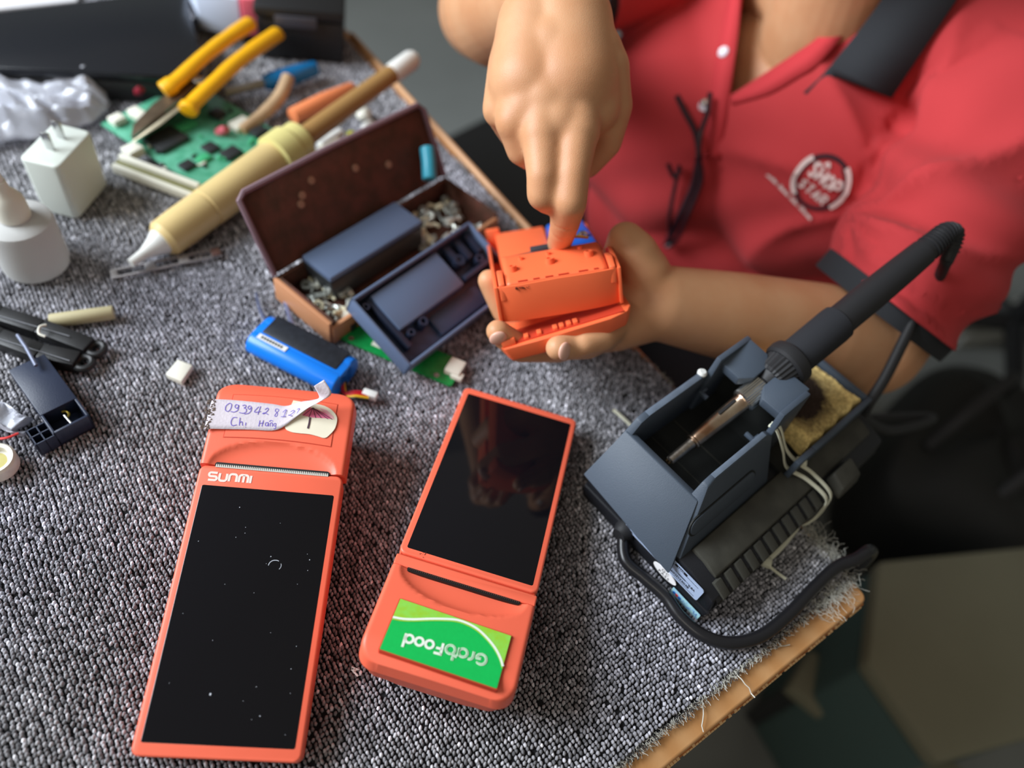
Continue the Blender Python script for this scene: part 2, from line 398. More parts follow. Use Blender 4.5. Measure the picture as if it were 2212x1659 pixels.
def terminal(M, label, step):
    R = thing('handheld_terminal', label, 'terminal', M)
    y1 = 0.1412 if step else 0.1496
    b = MB().prism(rrect(-0.042, 0.042, -0.0062, y1, 0.0042), -0.0155, 0.0004)
    b.build('body', [M_orange], R, bevel=0.0014, seg=3)
    if step:
        MB().prism(rrect(-0.0422, 0.0422, 0.1428, 0.1497, 0.001), -0.020, 0.0012).build('ledge', [M_orange], R, bevel=0.0011, seg=3)
        MB().box(-0.0405, 0.0405, 0.140, 0.1445, -0.016, -0.0012).build('groove', [M_orange_d], R)
    MB().prism(rrect(-GW / 2, GW / 2, 0.0, GL, 0.0012), -0.0008, 0.00055).build('screen', [M_glass], R, bevel=0.0003)
    make_head('printer_head', R, M_orange)
    # back shell joining head and body
    MB().prism([(0.10, -0.014), (0.1515, -0.014), (0.1515, -0.040), (0.135, -0.036)], -0.039, 0.039,
               M=Matrix(((0, 0, 1, 0), (1, 0, 0, 0), (0, 1, 0, 0), (0, 0, 0, 1)))).build('back_shell', [M_orange], R, bevel=0.002)
    # paper slot with a serrated tear bar
    MB().prism(rrect(-0.0335, 0.0335, HY0 - 0.0016, HY0 + 0.0016, 0.0014), -0.004, 0.0006).build('paper_slot', [M_darkslot], R)
    b = MB(); n = 58; w0 = 0.066 / n
    yb = HY0 - 0.0016 if not step else HY0 - 0.0014
    for i in range(n):
        x = -0.033 + i * w0
        b.add([(x, yb, 0.0007), (x + w0, yb, 0.0007), (x + w0 * .72, yb + 0.0019, 0.00085), (x + w0 * .28, yb + 0.0019, 0.00085),
               (x, yb, 0.0003), (x + w0, yb, 0.0003), (x + w0 * .72, yb + 0.0019, 0.0004), (x + w0 * .28, yb + 0.0019, 0.0004)],
              [(0, 1, 2, 3), (7, 6, 5, 4), (0, 4, 5, 1), (1, 5, 6, 2), (2, 6, 7, 3), (3, 7, 4, 0)])
    tag(b.build('tear_bar', [mat('tear_bar_white', srgb(205, 200, 190), 0.5) if not step else mat('tear_bar_dark', srgb(70, 50, 45), 0.5)], R, smooth=False), kind='stuff')
    return R
A_ = PI - 3.9442
M1 = T(-0.39130, 0.13796, 0.0160, math.radians(-35.4035)) @ Matrix.Rotation(TILT, 4, 'X')
M2 = T(-0.13415, 0.23495, 0.0160, math.radians(130.972)) @ Matrix.Rotation(TILT, 4, 'X')
D1 = terminal(M1, 'orange handheld terminal with a handwritten paper tape stuck across its head', False)
D2 = terminal(M2, 'orange handheld terminal lying with its green printed sticker toward the viewer', True)

# --- terminal with the tape: brand lettering in rounded strokes
def letters(strokes, w, M, m, parent, z=0.0008, name='lettering', fn=None, cap=True):
    b = MB()
    for s in strokes:
        b.ribbon(s, w, z, fn=fn)
    return b.build(name, [m], parent, smooth=False, M=M)
M_pinkwhite = mat('pale_print', srgb(248, 215, 205), 0.5)
def sunmi():
    h = 4.2; out = []; r = 1.0
    # S
    out.append([(4.3, h), (1.0, h)] + arc(1.05, h - 1.05, 1.05, 1.05, 90, 270, 8) + [(3.2, h / 2)] + arc(3.25, h / 2 - 1.05, 1.05, 1.05, 90, -90, 8) + [(0.0, 0)])
    # U
    x = 5.6; out.append([(x, h), (x, 1.3)] + arc(x + 1.3, 1.3, 1.3, 1.3, 180, 270, 6) + [(x + 2.3, 0)] + arc(x + 2.5, 1.3, 1.3, 1.3, 270, 360, 6) + [(x + 3.8, h)])
    # N (arch)
    x = 10.8; out.append([(x, 0), (x, h - 1.3)] + arc(x + 1.3, h - 1.3, 1.3, 1.3, 180, 90, 6) + arc(x + 2.5, h - 1.3, 1.3, 1.3, 90, 0, 6) + [(x + 3.8, 0)])
    # M
    x = 16.0; out.append([(x, 0), (x, h - 1.3)] + arc(x + 1.3, h - 1.3, 1.3, 1.3, 180, 90, 6) + arc(x + 3.3, h - 1.3, 1.3, 1.3, 90, 0, 6) + [(x + 4.6, 0)])
    out.append([(x + 2.3, h), (x + 2.3, 0)])
    x = 22.0; out.append([(x, h), (x, 0)])
    return out
k = 0.0245 / 22.4
letters([[(p[0] * k, p[1] * k) for p in s] for s in sunmi()], 1.25 * k, T(-0.0355, GL + 0.0032, 0), M_pinkwhite, D1, 0.0006)
# lid panel on the head, its outline groove
def draped(parent, name, corners, m, off, thick=0.0004, nu=24, nv=12, sag=0.0, bow=0.0):
    """a thin plate following the head surface inside four (x,y) corners (bl, br, tr, tl)"""
    bl, br, tr, tl = [Vector(c) for c in corners]; b = MB()
    def f(u, v, dz):
        p = bl.lerp(br, u).lerp(tl.lerp(tr, u), v); n = (tl - bl).normalized()
        p = p + n * bow * (1 - (2 * u - 1) ** 2)
        return (p.x, p.y, head_top(p.x, p.y) + off + dz)
    b.grid(nu, nv, lambda u, v: f(u, v, 0)); top = len(b.v)
    b.grid(nu, nv, lambda u, v: f(u, v, -thick))
    per = [i for i in range(nu)] + [j * nu + nu - 1 for j in range(1, nv)] + [(nv - 1) * nu + i for i in range(nu - 2, -1, -1)] + [j * nu for j in range(nv - 2, 0, -1)]
    b.f += [(per[i], per[(i + 1) % len(per)], top + per[(i + 1) % len(per)], top + per[i]) for i in range(len(per))]; b.m += [0] * len(per)
    return b.build(name, [m], parent)
draped(D1, 'lid_gap', [(-0.0323, 0.1672), (0.0323, 0.1672), (0.0323, 0.1968), (-0.0323, 0.1968)], M_orange_d, 0.00012, bow=0.0012)
draped(D1, 'lid_panel', [(-0.0318, 0.1677), (0.0318, 0.1677), (0.0318, 0.1963), (-0.0318, 0.1963)], M_orange, 0.00035, 0.0006, bow=0.0012)
# round-ended sticker with a pink parasol print
M_cream = mat('cream_sticker', srgb(236, 228, 205), 0.5, var=0.05, vscale=120)
M_pinkpr = mat('pink_print', srgb(236, 120, 160), 0.5)
M_pinkpale = mat('pale_pink_print', srgb(240, 176, 186), 0.5)
M_line = mat('print_line', srgb(70, 45, 60), 0.6)
st_out = [on_plane(M1, x, y, 0.002) for x, y in ((634, 866), (668, 872), (695, 876), (716, 886), (728, 903), (724, 925), (712, 940), (701, 947), (685, 943), (668, 939), (645, 937), (628, 934), (616, 925), (620, 900))]
def poly_drape(parent, name, pts, m, off, n=10):
    """polygon fan on the head surface, refined towards its centre, with a little thickness"""
    c = Vector((sum(p[0] for p in pts) / len(pts), sum(p[1] for p in pts) / len(pts)))
    q = spline([*pts, pts[0]], 4)[:-1] if n else [Vector(p) for p in pts]
    b = MB(); rings = [1.0, 0.75, 0.5, 0.25]
    vs = []
    for r in rings:
        for p in q:
            e = c + (Vector((p[0], p[1])) - c) * r; vs.append((e.x, e.y, head_top(e.x, e.y) + off))
    L = len(q); fs = []
    for a in range(3): fs += [(a * L + i, a * L + (i + 1) % L, (a + 1) * L + (i + 1) % L, (a + 1) * L + i) for i in range(L)]
    fs.append(tuple(3 * L + i for i in range(L)))
    k0 = len(vs)
    for p in q: vs.append((p[0], p[1], head_top(p[0], p[1]) + off - 0.00025))
    fs += [(i, (i + 1) % L, k0 + (i + 1) % L, k0 + i) for i in range(L)]
    b.add(vs, fs); return b.build(name, [m], parent)
poly_drape(D1, 'sticker', st_out, M_cream, 0.0009)
pp = lambda pts, z=0.003: [on_plane(M1, x, y, z) for x, y in pts]
poly_drape(D1, 'sticker_print', pp([(652, 897), (668, 880), (685, 884), (705, 893), (718, 905), (700, 903), (676, 902)]), M_pinkpr, 0.00105, 0)
poly_drape(D1, 'sticker_print', pp([(690, 881), (706, 886), (719, 898), (722, 906), (712, 899), (697, 888)]), M_pinkpale, 0.00105, 0)
b = MB()
for x, y in ((655, 898), (667, 902), (682, 903), (694, 903), (708, 905), (718, 906)):
    b.ribbon(pp([(676, 881), (x, y)]), 0.00035, 0.00125, fn=head_top)
b.ribbon(pp([(670, 902), (668, 914), (665, 926)]), 0.0011, 0.0012, fn=head_top)
b.build('sticker_print', [M_line], D1, smooth=False)
# paper tape with handwriting, its right end peeled and curled up
def tape():
    b = MB(); pl = lambda x, y, h: (*on_plane(M1, x, y, 0.002 + h), 0.002 + h)
    top = [(458, 862, .0012), (500, 864, .0012), (545, 868, .0012), (590, 873, .0013), (618, 877, .0016), (650, 868, .0032), (676, 864, .007), (690, 858, .013), (680, 838, .020), (678, 834, .021)]
    bot = [(441, 926, .0012), (490, 927, .0012), (540, 928, .0012), (588, 930, .0013), (612, 922, .0018), (640, 900, .0035), (664, 882, .008), (692, 867, .0135), (716, 850, .019), (700, 820, .023)]
    top = spline([pl(*t) for t in top], 5); bot = spline([pl(*t) for t in bot], 5); n = len(top)
    def f(i, v):
        return Vector(top[i]).lerp(Vector(bot[i]), v)
    nv = 7
    for i in range(n):
        for j in range(nv): b.v.append(tuple(f(i, j / (nv - 1))))
    for i in range(n - 1):
        for j in range(nv - 1): b.f.append((i * nv + j, (i + 1) * nv + j, (i + 1) * nv + j + 1, i * nv + j + 1)); b.m.append(0)
    o = b.build('paper_tape', [M_tape], D1, ang=60, solid=0.0002)
    # torn, grubby left edge
    rng = random.Random(2); e = MB()
    for i in range(90):
        v = rng.random(); p = Vector(top[0]).lerp(Vector(bot[0]), v); dx = rng.uniform(-0.0022, 0.003)
        s = rng.uniform(0.0003, 0.0009)
        e.add([(p.x + dx - s, p.y - s, p.z + .0001), (p.x + dx + s, p.y - s * .6, p.z + .0003), (p.x + dx + s * .4, p.y + s, p.z + .0002), (p.x + dx, p.y, p.z + .0008)], [(0, 1, 2), (0, 1, 3), (1, 2, 3), (2, 0, 3)])
    tag(e.build('torn_edge', [M_tape_d], o, smooth=False), kind='stuff')
    # pen strokes, given in the photograph's frame and laid on the tape plane
    S = []
    def digit(pts, h=0.0036): S.append((h, [on_plane(M1, x, y, h) for x, y in spline([(a, b) for a, b in pts], 5)]))
    z = lambda pts: [(400 + x * 420 / 2212, 790 + y * 315 / 1659) for x, y in pts]
    digit(z([(500, 425), (462, 460), (458, 505), (490, 518), (520, 480), (525, 435), (500, 425)]))
    digit(z([(605, 450), (580, 440), (565, 465), (585, 485), (608, 460), (605, 450), (600, 500), (560, 525), (515, 520)]))
    digit(z([(650, 455), (680, 445), (690, 465), (668, 480), (692, 490), (690, 525), (655, 540), (612, 530)]))
    digit(z([(752, 462), (728, 455), (712, 478), (730, 495), (752, 470), (750, 505), (720, 540), (670, 548)]))
    digit(z([(835, 465), (785, 525), (860, 520)])); digit(z([(858, 460), (825, 555)]))
    digit(z([(905, 500), (935, 480), (945, 500), (905, 540), (880, 545), (900, 535), (945, 555)]))
    digit(z([(1060, 495), (1035, 490), (1025, 515), (1050, 540), (1040, 575), (1018, 570), (1035, 540), (1065, 510), (1060, 495)]))
    digit(z([(1110, 530), (1150, 500), (1120, 580)]), .0044); digit(z([(1088, 580), (1145, 575)]), .0044)
    digit(z([(1200, 525), (1235, 505), (1235, 530), (1185, 565), (1180, 560), (1215, 570)]), .0054)
    digit(z([(1270, 500), (1300, 485), (1270, 545)]), .0064)
    digit(z([(590, 590), (545, 590), (520, 640), (535, 680), (585, 670)]))
    digit(z([(625, 590), (612, 680)])); digit(z([(615, 650), (645, 635), (650, 680)])); digit(z([(690, 645), (684, 680)])); digit(z([(682, 695), (688, 698)]))
    digit(z([(850, 620), (835, 690)])); digit(z([(890, 620), (870, 690)])); digit(z([(842, 655), (890, 650)]))
    digit(z([(945, 645), (915, 650), (912, 680), (935, 680), (945, 650), (945, 690)])); digit(z([(955, 635), (975, 622), (1000, 632)]))
    digit(z([(965, 690), (968, 655), (990, 650), (990, 692)])); digit(z([(1030, 655), (1010, 660), (1008, 685), (1030, 680), (1032, 655), (1028, 710), (1005, 715)]))
    q = MB()
    for h, s in S: q.ribbon(s, 0.00042, h - .00005)
    q.build('handwriting', [M_ink], o, smooth=False)
tape()
# specks and a smear ring on the glass
b = MB(); rng = random.Random(5)
M_speck = mat('dust_speck', srgb(190, 195, 205), 0.7)
for i in range(26):
    x, y = rng.uniform(-0.034, 0.034), rng.uniform(0.006, 0.13); s = rng.choice([0.00015, 0.0002, 0.0003])
    b.prism([(x + s * math.cos(a), y + s * math.sin(a)) for a in (0, 1, 2, 3, 4, 5)], 0.0004, 0.00062)
x, y = on_plane(M1, 455, 1500); b.prism([(x + .0005 * math.cos(a), y + .0007 * math.sin(a)) for a in (0, 1, 2, 3, 4, 5)], 0.0004, 0.0008)
x, y = on_plane(M1, 594, 1222); b.ribbon(arc(x, y, 0.0035, 0.003, 60, 185, 10), 0.00035, 0.00058); b.ribbon(arc(x, y, 0.0035, 0.003, -40, 25, 5), 0.00025, 0.00058)
tag(b.build('dust_specks', [M_speck], D1, smooth=False), kind='stuff')

# --- terminal with the printed sticker
M_green = mat('sticker_green', srgb(10, 186, 84), 0.45, var=0.06, vscale=500)
M_lime = mat('sticker_lime', srgb(140, 214, 84), 0.45, var=0.10, vscale=200, col2=srgb(150, 200, 50))
M_wht = mat('sticker_white', srgb(232, 240, 226), 0.5)
lc = [on_plane(M2, x, y, 0.0026) for x, y in ((1104, 1375), (864, 1293), (821, 1403), (1073, 1487))]  # in device frame: bl, br, tr, tl
bl, br, tr, tl = [Vector(c) for c in lc]
ex = ((br - bl) + (tr - tl)).normalized(); LW = ((br - bl).length + (tr - tl).length) / 2
ey = Vector((-ex.y, ex.x)); LH = ((tl - bl).dot(ey) + (tr - br).dot(ey)) / 2
cen = (bl + br + tr + tl) / 4
# sticker frame: X to the right when the print reads upright (it reads upside down to the viewer)
LM = Matrix(((ex.x, ey.x, 0, cen.x), (ex.y, ey.y, 0, cen.y), (0, 0, 1, 0), (0, 0, 0, 1)))
HW_, HH_ = LW / 2, LH / 2
MB().prism(rrect(-HW_ - .0006, HW_ + .0006, -HH_ - .0006, HH_ + .0006, .0008), -.001, 0.0024).build('sticker_recess', [M_orange_d], D2, M=LM)
STK = MB().prism(rrect(-HW_, HW_, -HH_, HH_, .0005), 0.0, 0.00285).build('sticker', [M_green], D2, M=LM)
# the wave: lime field on the side away from the lettering's foot
wave_px = [(848, 1333), (870, 1337), (895, 1338), (925, 1337), (955, 1337), (985, 1339), (1008, 1346), (1030, 1358), (1050, 1376), (1068, 1398), (1080, 1420), (1087, 1440)]
LMi = LM.inverted()
def lab(px, py):
    x, y = on_plane(M2, px, py, 0.0029); v = LMi @ Vector((x, y, 0)); return (min(max(v.x, -HW_), HW_), min(max(v.y, -HH_), HH_))
wv = [tuple(p) for p in spline([lab(*p) for p in wave_px], 5)]
wv = [(HW_, wv[0][1])] + wv[1:-1] + [(-HW_, wv[-1][1])]
b = MB(); b.add([(x, y, 0.0030) for x, y in wv] + [(x, -HH_, 0.0030) for x, y in wv], [(i, i + 1, len(wv) + i + 1, len(wv) + i) for i in range(len(wv) - 1)])
b.build('sticker_print', [M_lime], STK, smooth=False)
b = MB(); b.ribbon(wv, 0.0013, 0.0031); b.build('sticker_print', [M_wht], STK, smooth=False)
b = MB(); b.ribbon([(x, y + 0.0011) for x, y in wv], 0.0007, 0.00305); b.build('sticker_print', [M_lime], STK, smooth=False)
# lettering, drawn as strokes in millimetres: thick solid word after a double-line word
def grab():
    G = [(4.6, 5.2)] + arc(3.1, 3.4, 2.6, 2.7, 50, 360, 20)[0:] + [(3.2, 3.2)]
    r_ = [(7.4, 0.4), (7.4, 3.0)] + arc(9.2, 3.0, 1.8, 2.0, 180, 75, 8)
    a = arc(12.7, 2.6, 2.2, 2.2, 0, 360, 20); a2 = [(14.9, 5.0), (14.9, 0.4)]
    bb = [(17.2, 8.0), (17.2, 5.6)]; b2 = [(15.2, 5.6)] + arc(19.2, 2.6, 2.3, 2.3, 120, 360 + 110, 20)
    return [G, r_, a, a2, bb, b2]
def food():
    F = [(0, 0), (0, 6.3)]; F2 = [(-0.6, 6.0), (3.6, 6.0)]; F3 = [(0, 3.2), (3.0, 3.2)]
    o1 = arc(6.6, 2.4, 2.0, 2.1, 0, 360, 22); o2 = arc(11.9, 2.4, 2.0, 2.1, 0, 360, 22)
    d1 = arc(17.1, 2.4, 2.0, 2.1, 0, 360, 22); d2 = [(19.3, 7.4), (19.3, 0.0)]
    return [F, F2, F3, o1, o2, d1, d2]
p0 = Vector(lab(1052, 1428)); p1 = Vector(lab(873, 1380)); sc = (p1 - p0).length / 43.0; dx = (p1 - p0).normalized(); dy = Vector((-dx.y, dx.x))
place = lambda s, ox, oy=0: [tuple(p0 + dx * ((q[0] + ox) * sc) + dy * ((q[1] + oy) * sc)) for q in s]
b = MB()
for s in grab(): b.ribbon(place(s, 0, -3.4), 1.25 * sc, 0.0031)
b.build('sticker_lettering', [M_wht], STK, smooth=False)
b = MB()
for s in grab(): b.ribbon(place(s, 0, -3.4), 0.32 * sc, 0.00325)
b.build('sticker_lettering', [M_green], STK, smooth=False)
b = MB()
for s in food(): b.ribbon(place(s, 23.4, -3.0), 1.35 * sc, 0.0031)
b.build('sticker_lettering', [M_wht], STK, smooth=False)
# scuffs by the screen edge
b = MB(); rng = random.Random(9)
for i in range(14):
    px, py = rng.uniform(905, 922), rng.uniform(1194, 1206); x, y = on_plane(M2, px, py); s = rng.uniform(.0001, .0003)
    b.prism([(x - s, y - s), (x + s, y - s * .5), (x, y + s)], 0.0004, 0.00065)
tag(b.build('scuff_marks', [mat('scuff', srgb(90, 45, 35), .8)], D2, smooth=False), kind='stuff')
# a torn scrap of white film caught under the head corner
c = at(770, 1452, 0.003); b = MB(); rng = random.Random(3)
pts = [c + Vector((rng.uniform(-.002, .002), rng.uniform(-.0035, .0035), rng.uniform(0, .004))) for i in range(9)]
b.tube(pts, 0.0007, 5, flat=.4); tag(b.build('paper_shred', [M_white]), 'tiny torn white shred at the head corner of the stickered terminal', 'scrap')
# ------------------------------------------------------------------ soldering station
SA = math.radians(6.2)
SO = Vector((-0.117, 0.053, 0.0))
SM = T(SO.x, SO.y, 0.0008, SA)
SMi = SM.inverted()
M_slate = mat('slate_grey_plastic', srgb(70, 80, 93), 0.50, bump=0.25, bscale=1800, var=0.06, vscale=30)
M_slate_l = mat('slate_edge_highlight', srgb(104, 116, 132), 0.5, var=.2, vscale=120)  # lighter slate for the painted edge highlight
M_dusty = mat('dusty_black_plastic', srgb(68, 67, 60), 0.62, var=0.35, vscale=70, bump=0.2, bscale=1600)
M_basebk = mat('black_case', srgb(24, 25, 30), 0.5, bump=0.2, bscale=1600)
M_cavity = mat('slate_cavity_shade', srgb(30, 32, 31), 0.7, var=0.2, vscale=90)  # slate darkened to paint in the shade of the station's recesses
STN = thing('soldering_station', 'dark grey soldering station with built-in iron cradle at the bench corner', 'soldering station', SM)
# base case: chamfered right shoulder, two halves with a seam
def sec(s0, s1, poly, name, m, bevel=0.0015, dlo=0.0, dhi=0.0):
    a = [(s0, t, z) for t, z in poly]; b_ = [(s1, t, z) for t, z in poly]
    return MB().hull(a, b_).build(name, [m], STN, bevel=bevel)
sec(0.000, 0.205, [(0.000, 0.0), (0.110, 0.0), (0.112, 0.0118), (-0.002, 0.0118)], 'lower_case', M_basebk)
sec(0.0008, 0.204, [(-0.0012, 0.0122), (0.1112, 0.0122), (0.110, 0.0315), (0.022, 0.0315), (0.0005, 0.0245)], 'upper_case', M_basebk)
# raised shoulder panel beside the cradle
sec(0.012, 0.196, [(0.0095, 0.0275), (0.0325, 0.0300), (0.031, 0.0345), (0.019, 0.0338), (0.0100, 0.0305)], 'shoulder_panel', M_dusty, 0.0012)
# vent ribs along the shoulder edge
rib = None
for i in range(12):
    s0 = 0.0085 + i * 0.0104
    if rib is None:
        rib = MB().hull([(0, -0.0026, 0.0135), (0, -0.0026, 0.0245), (0, 0.0080, 0.0296), (0, 0.0098, 0.0270)],
                        [(0.0066, -0.0026, 0.0135), (0.0066, -0.0026, 0.0245), (0.0066, 0.0080, 0.0296), (0.0066, 0.0098, 0.0270)]).build('vent_rib', [M_dusty], STN, bevel=0.0006)
        rib.location = (s0, 0, 0)
    else:
        c = rib.copy(); COL.objects.link(c); c.location = (s0, 0, 0)
MB().hull([(.004, -.0014, .013), (.004, -.0014, .0235), (.004, .0098, .0274), (.004, .0098, .013)], [(.136, -.0014, .013), (.136, -.0014, .0235), (.136, .0098, .0274), (.136, .0098, .013)]).build('vent_recess', [M_darkslot], STN)
# power rocker
MB().hull([(0.134, -0.0075, 0.0195), (0.161, -0.0075, 0.0195), (0.161, 0.008, 0.0265), (0.134, 0.008, 0.0265)],
          [(0.136, -0.0055, 0.0305), (0.159, -0.0055, 0.0305), (0.159, 0.007, 0.0365), (0.136, 0.007, 0.0365)]).build('switch_knob', [M_dusty], STN, bevel=0.002, seg=3)
# --- iron cradle
def to(z): return 0.031 + (z - 0.030) / 0.043 * 0.0185        # right wall outer face
prof = [(0.0010, 0.0312), (0.0235, 0.0655), (0.0270, 0.0715), (0.033, 0.0735), (0.088, 0.0735), (0.094, 0.069), (0.094, 0.0312)]
MB().hull([(s, to(z), z) for s, z in prof], [(s, 0.0538, z) for s, z in prof]).build('cradle_side', [M_slate], STN, bevel=0.0011, seg=2)
MB().hull([(s, 0.1125 - (z - .03) * .05, z) for s, z in prof], [(s, 0.1052, z) for s, z in prof]).build('cradle_side', [M_slate], STN, bevel=0.0011, seg=2)
# sloping front slab
MB().hull([(-0.0085, 0.0300, 0.0250), (-0.006, 0.1125, 0.0305), (0.0205, 0.1105, 0.0625), (0.0205, 0.0475, 0.0625)],
          [(0.002, 0.034, 0.0290), (0.004, 0.109, 0.0305), (0.0255, 0.107, 0.0615), (0.0255, 0.051, 0.0615)]).build('cradle_front', [M_slate], STN, bevel=0.0009)
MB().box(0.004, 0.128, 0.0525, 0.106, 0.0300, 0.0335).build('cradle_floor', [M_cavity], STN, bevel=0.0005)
for s in (0.052, 0.076): MB().box(s, s + 0.0006, 0.0545, 0.1045, 0.0335, 0.0339).build('floor_seam', [M_dusty], STN)
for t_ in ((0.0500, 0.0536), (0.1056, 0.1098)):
    MB().box(0.034, 0.087, t_[0], t_[1], 0.0733, 0.0739).build('edge_highlight', [M_slate_l], STN, bevel=.0002)  # paler strips paint the bevel highlight along the wall tops
# embossed oblong on the right flank
d = Vector((0, 0.0185, 0.043)).normalized(); nrm = Vector((0, -0.043, 0.0185)).normalized()
EM = frame(Vector((0.046, to(0.049), 0.049)) + nrm * 0.0002, (1, 0, 0), d)
q = rrect(-0.036, 0.030, -0.0062, 0.0062, 0.006, 6)
MB().prism(rrect(-0.0372, 0.0312, -0.0074, 0.0074, 0.0072, 6), -0.0006, 0.0003).build('pad_groove', [M_cavity], STN, M=EM)
MB().prism(q, -0.0006, 0.0011).build('embossed_pad', [M_slate], STN, bevel=0.0006, M=EM)
# narrow slot on the left flank
MB().prism(rrect(0.006, 0.040, -0.0025, 0.0025, 0.0024, 5), 0, 0.0004).build('flank_slot', [M_cavity], STN, M=T(0.004, 0.1108, 0.0405, 0) @ Matrix.Rotation(math.radians(55), 4, 'X'))
# raised rear gate and the two rests for the iron
sec(0.094, 0.128, [(0.1030, 0.031), (0.1085, 0.031), (0.1065, 0.0905), (0.1025, 0.0905)], 'gate_post', M_slate, 0.0009)
sec(0.094, 0.124, [(0.0470, 0.031), (0.0525, 0.031), (0.0535, 0.0905), (0.0495, 0.0905)], 'gate_post', M_slate, 0.0009)
def rest(t_out, t_in, sgn):
    tm = t_out * .28 + t_in * .72
    a = [(0.098, t_out, 0.0850), (0.127, t_out, 0.0905), (0.127, tm, 0.0900), (0.120, t_in, 0.0885), (0.106, t_in, 0.0860), (0.098, tm, 0.0845)]
    MB().hull([(s + .002, t, z - 0.0085) for s, t, z in a], a).build('iron_rest', [M_slate], STN, bevel=0.0009)
rest(0.1035, 0.0815, 1); rest(0.0525, 0.0735, -1)
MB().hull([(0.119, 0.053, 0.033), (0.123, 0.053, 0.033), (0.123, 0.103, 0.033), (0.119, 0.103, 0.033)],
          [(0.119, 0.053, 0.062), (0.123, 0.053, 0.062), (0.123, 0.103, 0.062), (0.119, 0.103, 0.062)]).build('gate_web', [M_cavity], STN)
# tiny hinge clips and a rubber stop
for t, sg in ((0.0985, 1), (0.0575, -1)):
    b = MB(); b.box(0.086, 0.0885, t - 0.003, t + 0.004, 0.060, 0.063); b.box(0.0885, 0.093, t + sg * 0.0015, t + sg * 0.0035, 0.060, 0.063)
    b.build('hinge_clip', [M_slate], STN, bevel=0.0004)
MB().lathe([(0.0032, 0), (0.0034, 0.0015), (0.0022, 0.003)], 14, M=T(0.0905, 0.1085, 0.0725)).build('rubber_stop', [M_white], STN)
# --- sponge tray behind the rests
b = MB(); t0, t1, s0, s1, zb, zt, th = 0.0245, 0.1115, 0.1265, 0.2005, 0.0312, 0.0520, 0.0042
for bx in ((s0, s1, t0, t0 + th), (s0, s1, t1 - th, t1), (s1 - th, s1, t0 + th, t1 - th), (s0 - 0.02, s0 + 0.0, t0, t0 + th)): b.box(*bx, zb, zt)
b.build('sponge_tray', [M_slate], STN, bevel=0.0011)
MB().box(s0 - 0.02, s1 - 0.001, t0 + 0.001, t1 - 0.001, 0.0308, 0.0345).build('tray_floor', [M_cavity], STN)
# --- print on the front of the base
FP = frame(SM @ Vector((-0.0006, 0, 0.0)), SM.to_3x3() @ Vector((0, -1, 0)), Vector((0, 0, 1)))
FPi = FP.inverted()
M_label = mat('label_silver', srgb(168, 184, 214), 0.4)
M_black_ink = mat('black_print', srgb(20, 20, 26), 0.6)
fq = [on_plane(FP, x, y) for x, y in ((1395, 1172), (1511, 1302), (1537, 1272), (1402, 1161))]
FL = SMi @ FP
x0, x1 = -0.0720, -0.0085
MB().prism(rrect(x0, x1, 0.0145, 0.0295, 0.0018), -0.0002, 0.0004).build('rating_label', [M_label], STN, M=FL)
b = MB(); b.ribbon([(x0 + .003, 0.0165), (x1 - .003, 0.0165)], 0.00035, 0.0006); b.ribbon([(x0 + .003, 0.0272), (x1 - .004, 0.0272)], 0.00035, 0.0006); b.box(-0.032, -0.022, 0.0268, 0.0290, 0.0004, 0.0006)
b.ribbon([(-.030, .0225), (-.018, .0225)], .0003, .0006); b.ribbon([(-.027, .0225), (-.021, .0225)], .0009, .0007)
b.build('label_print', [M_black_ink], STN, smooth=False, M=FL)
text('NO.QUT1B ESD190602D23038', 0.0032, M_black_ink, STN, FL @ T(-0.038, 0.0188, 0.0006), 0.00006, 'label_lettering')
text('0.8A', 0.0028, M_black_ink, STN, FL @ T(-0.0155, 0.0215, 0.0006), 0.00005, 'label_lettering')
text('LEAD', 0.0021, M_label, STN, FL @ T(-0.027, 0.0279, 0.00075), 0.00005, 'label_lettering')
MB().prism([(-0.0335 + 0.0098 * math.cos(a), 0.0105 + 0.0042 * math.sin(a)) for a in np.linspace(0, 2 * PI, 29)[:-1]], 0.0004, 0.0009).build('inspection_sticker', [mat('sticker_paper', srgb(238, 236, 238), .6)], STN, M=FL)
text('QC', 0.0036, M_black_ink, STN, FL @ T(-0.0335, 0.0122, 0.0011), 0, 'sticker_lettering', spacing=1.3)
text('PASS', 0.0036, M_black_ink, STN, FL @ T(-0.0335, 0.0086, 0.0011), 0, 'sticker_lettering', spacing=1.3)
MB().prism(rrect(-0.024, -0.0005, 0.0002, 0.0066, 0.0006), 0.0006, 0.0013).build('hologram_sticker', [mat('hologram_mint', srgb(176, 222, 222), .3, col2=srgb(150, 196, 226), vscale=300)], STN, M=FL)
for x, c in ((-0.0215, srgb(40, 110, 200)), (-0.0192, srgb(220, 70, 70)), (-0.0169, srgb(40, 110, 200))):
    MB().prism([(x + 0.0012 * math.cos(a), 0.0034 + 0.0013 * math.sin(a)) for a in np.linspace(0, 2 * PI, 13)[:-1]], 0.0012, 0.0015).build('hologram_print', [mat('holo_dot', c, .5)], STN, M=FL)
b = MB(); rng = random.Random(6)
for i in range(34):
    x, y = rng.uniform(-.015, -.0065), rng.uniform(.001, .006); b.box(x, x + rng.uniform(.0002, .0008), y, y + .0002, 0.0012, 0.0014)
p = [(-0.0062, 0.0045), (-0.005, 0.0055), (-0.0048, 0.003), (-0.0035, 0.0038), (-0.0028, 0.0055), (-0.0025, 0.0025), (-0.0015, 0.0022)]
b.ribbon([tuple(v) for v in spline(p, 4)], 0.0003, 0.0015); b.build('hologram_print', [mat('holo_ink', srgb(70, 110, 190), .6)], STN, smooth=False, M=FL)
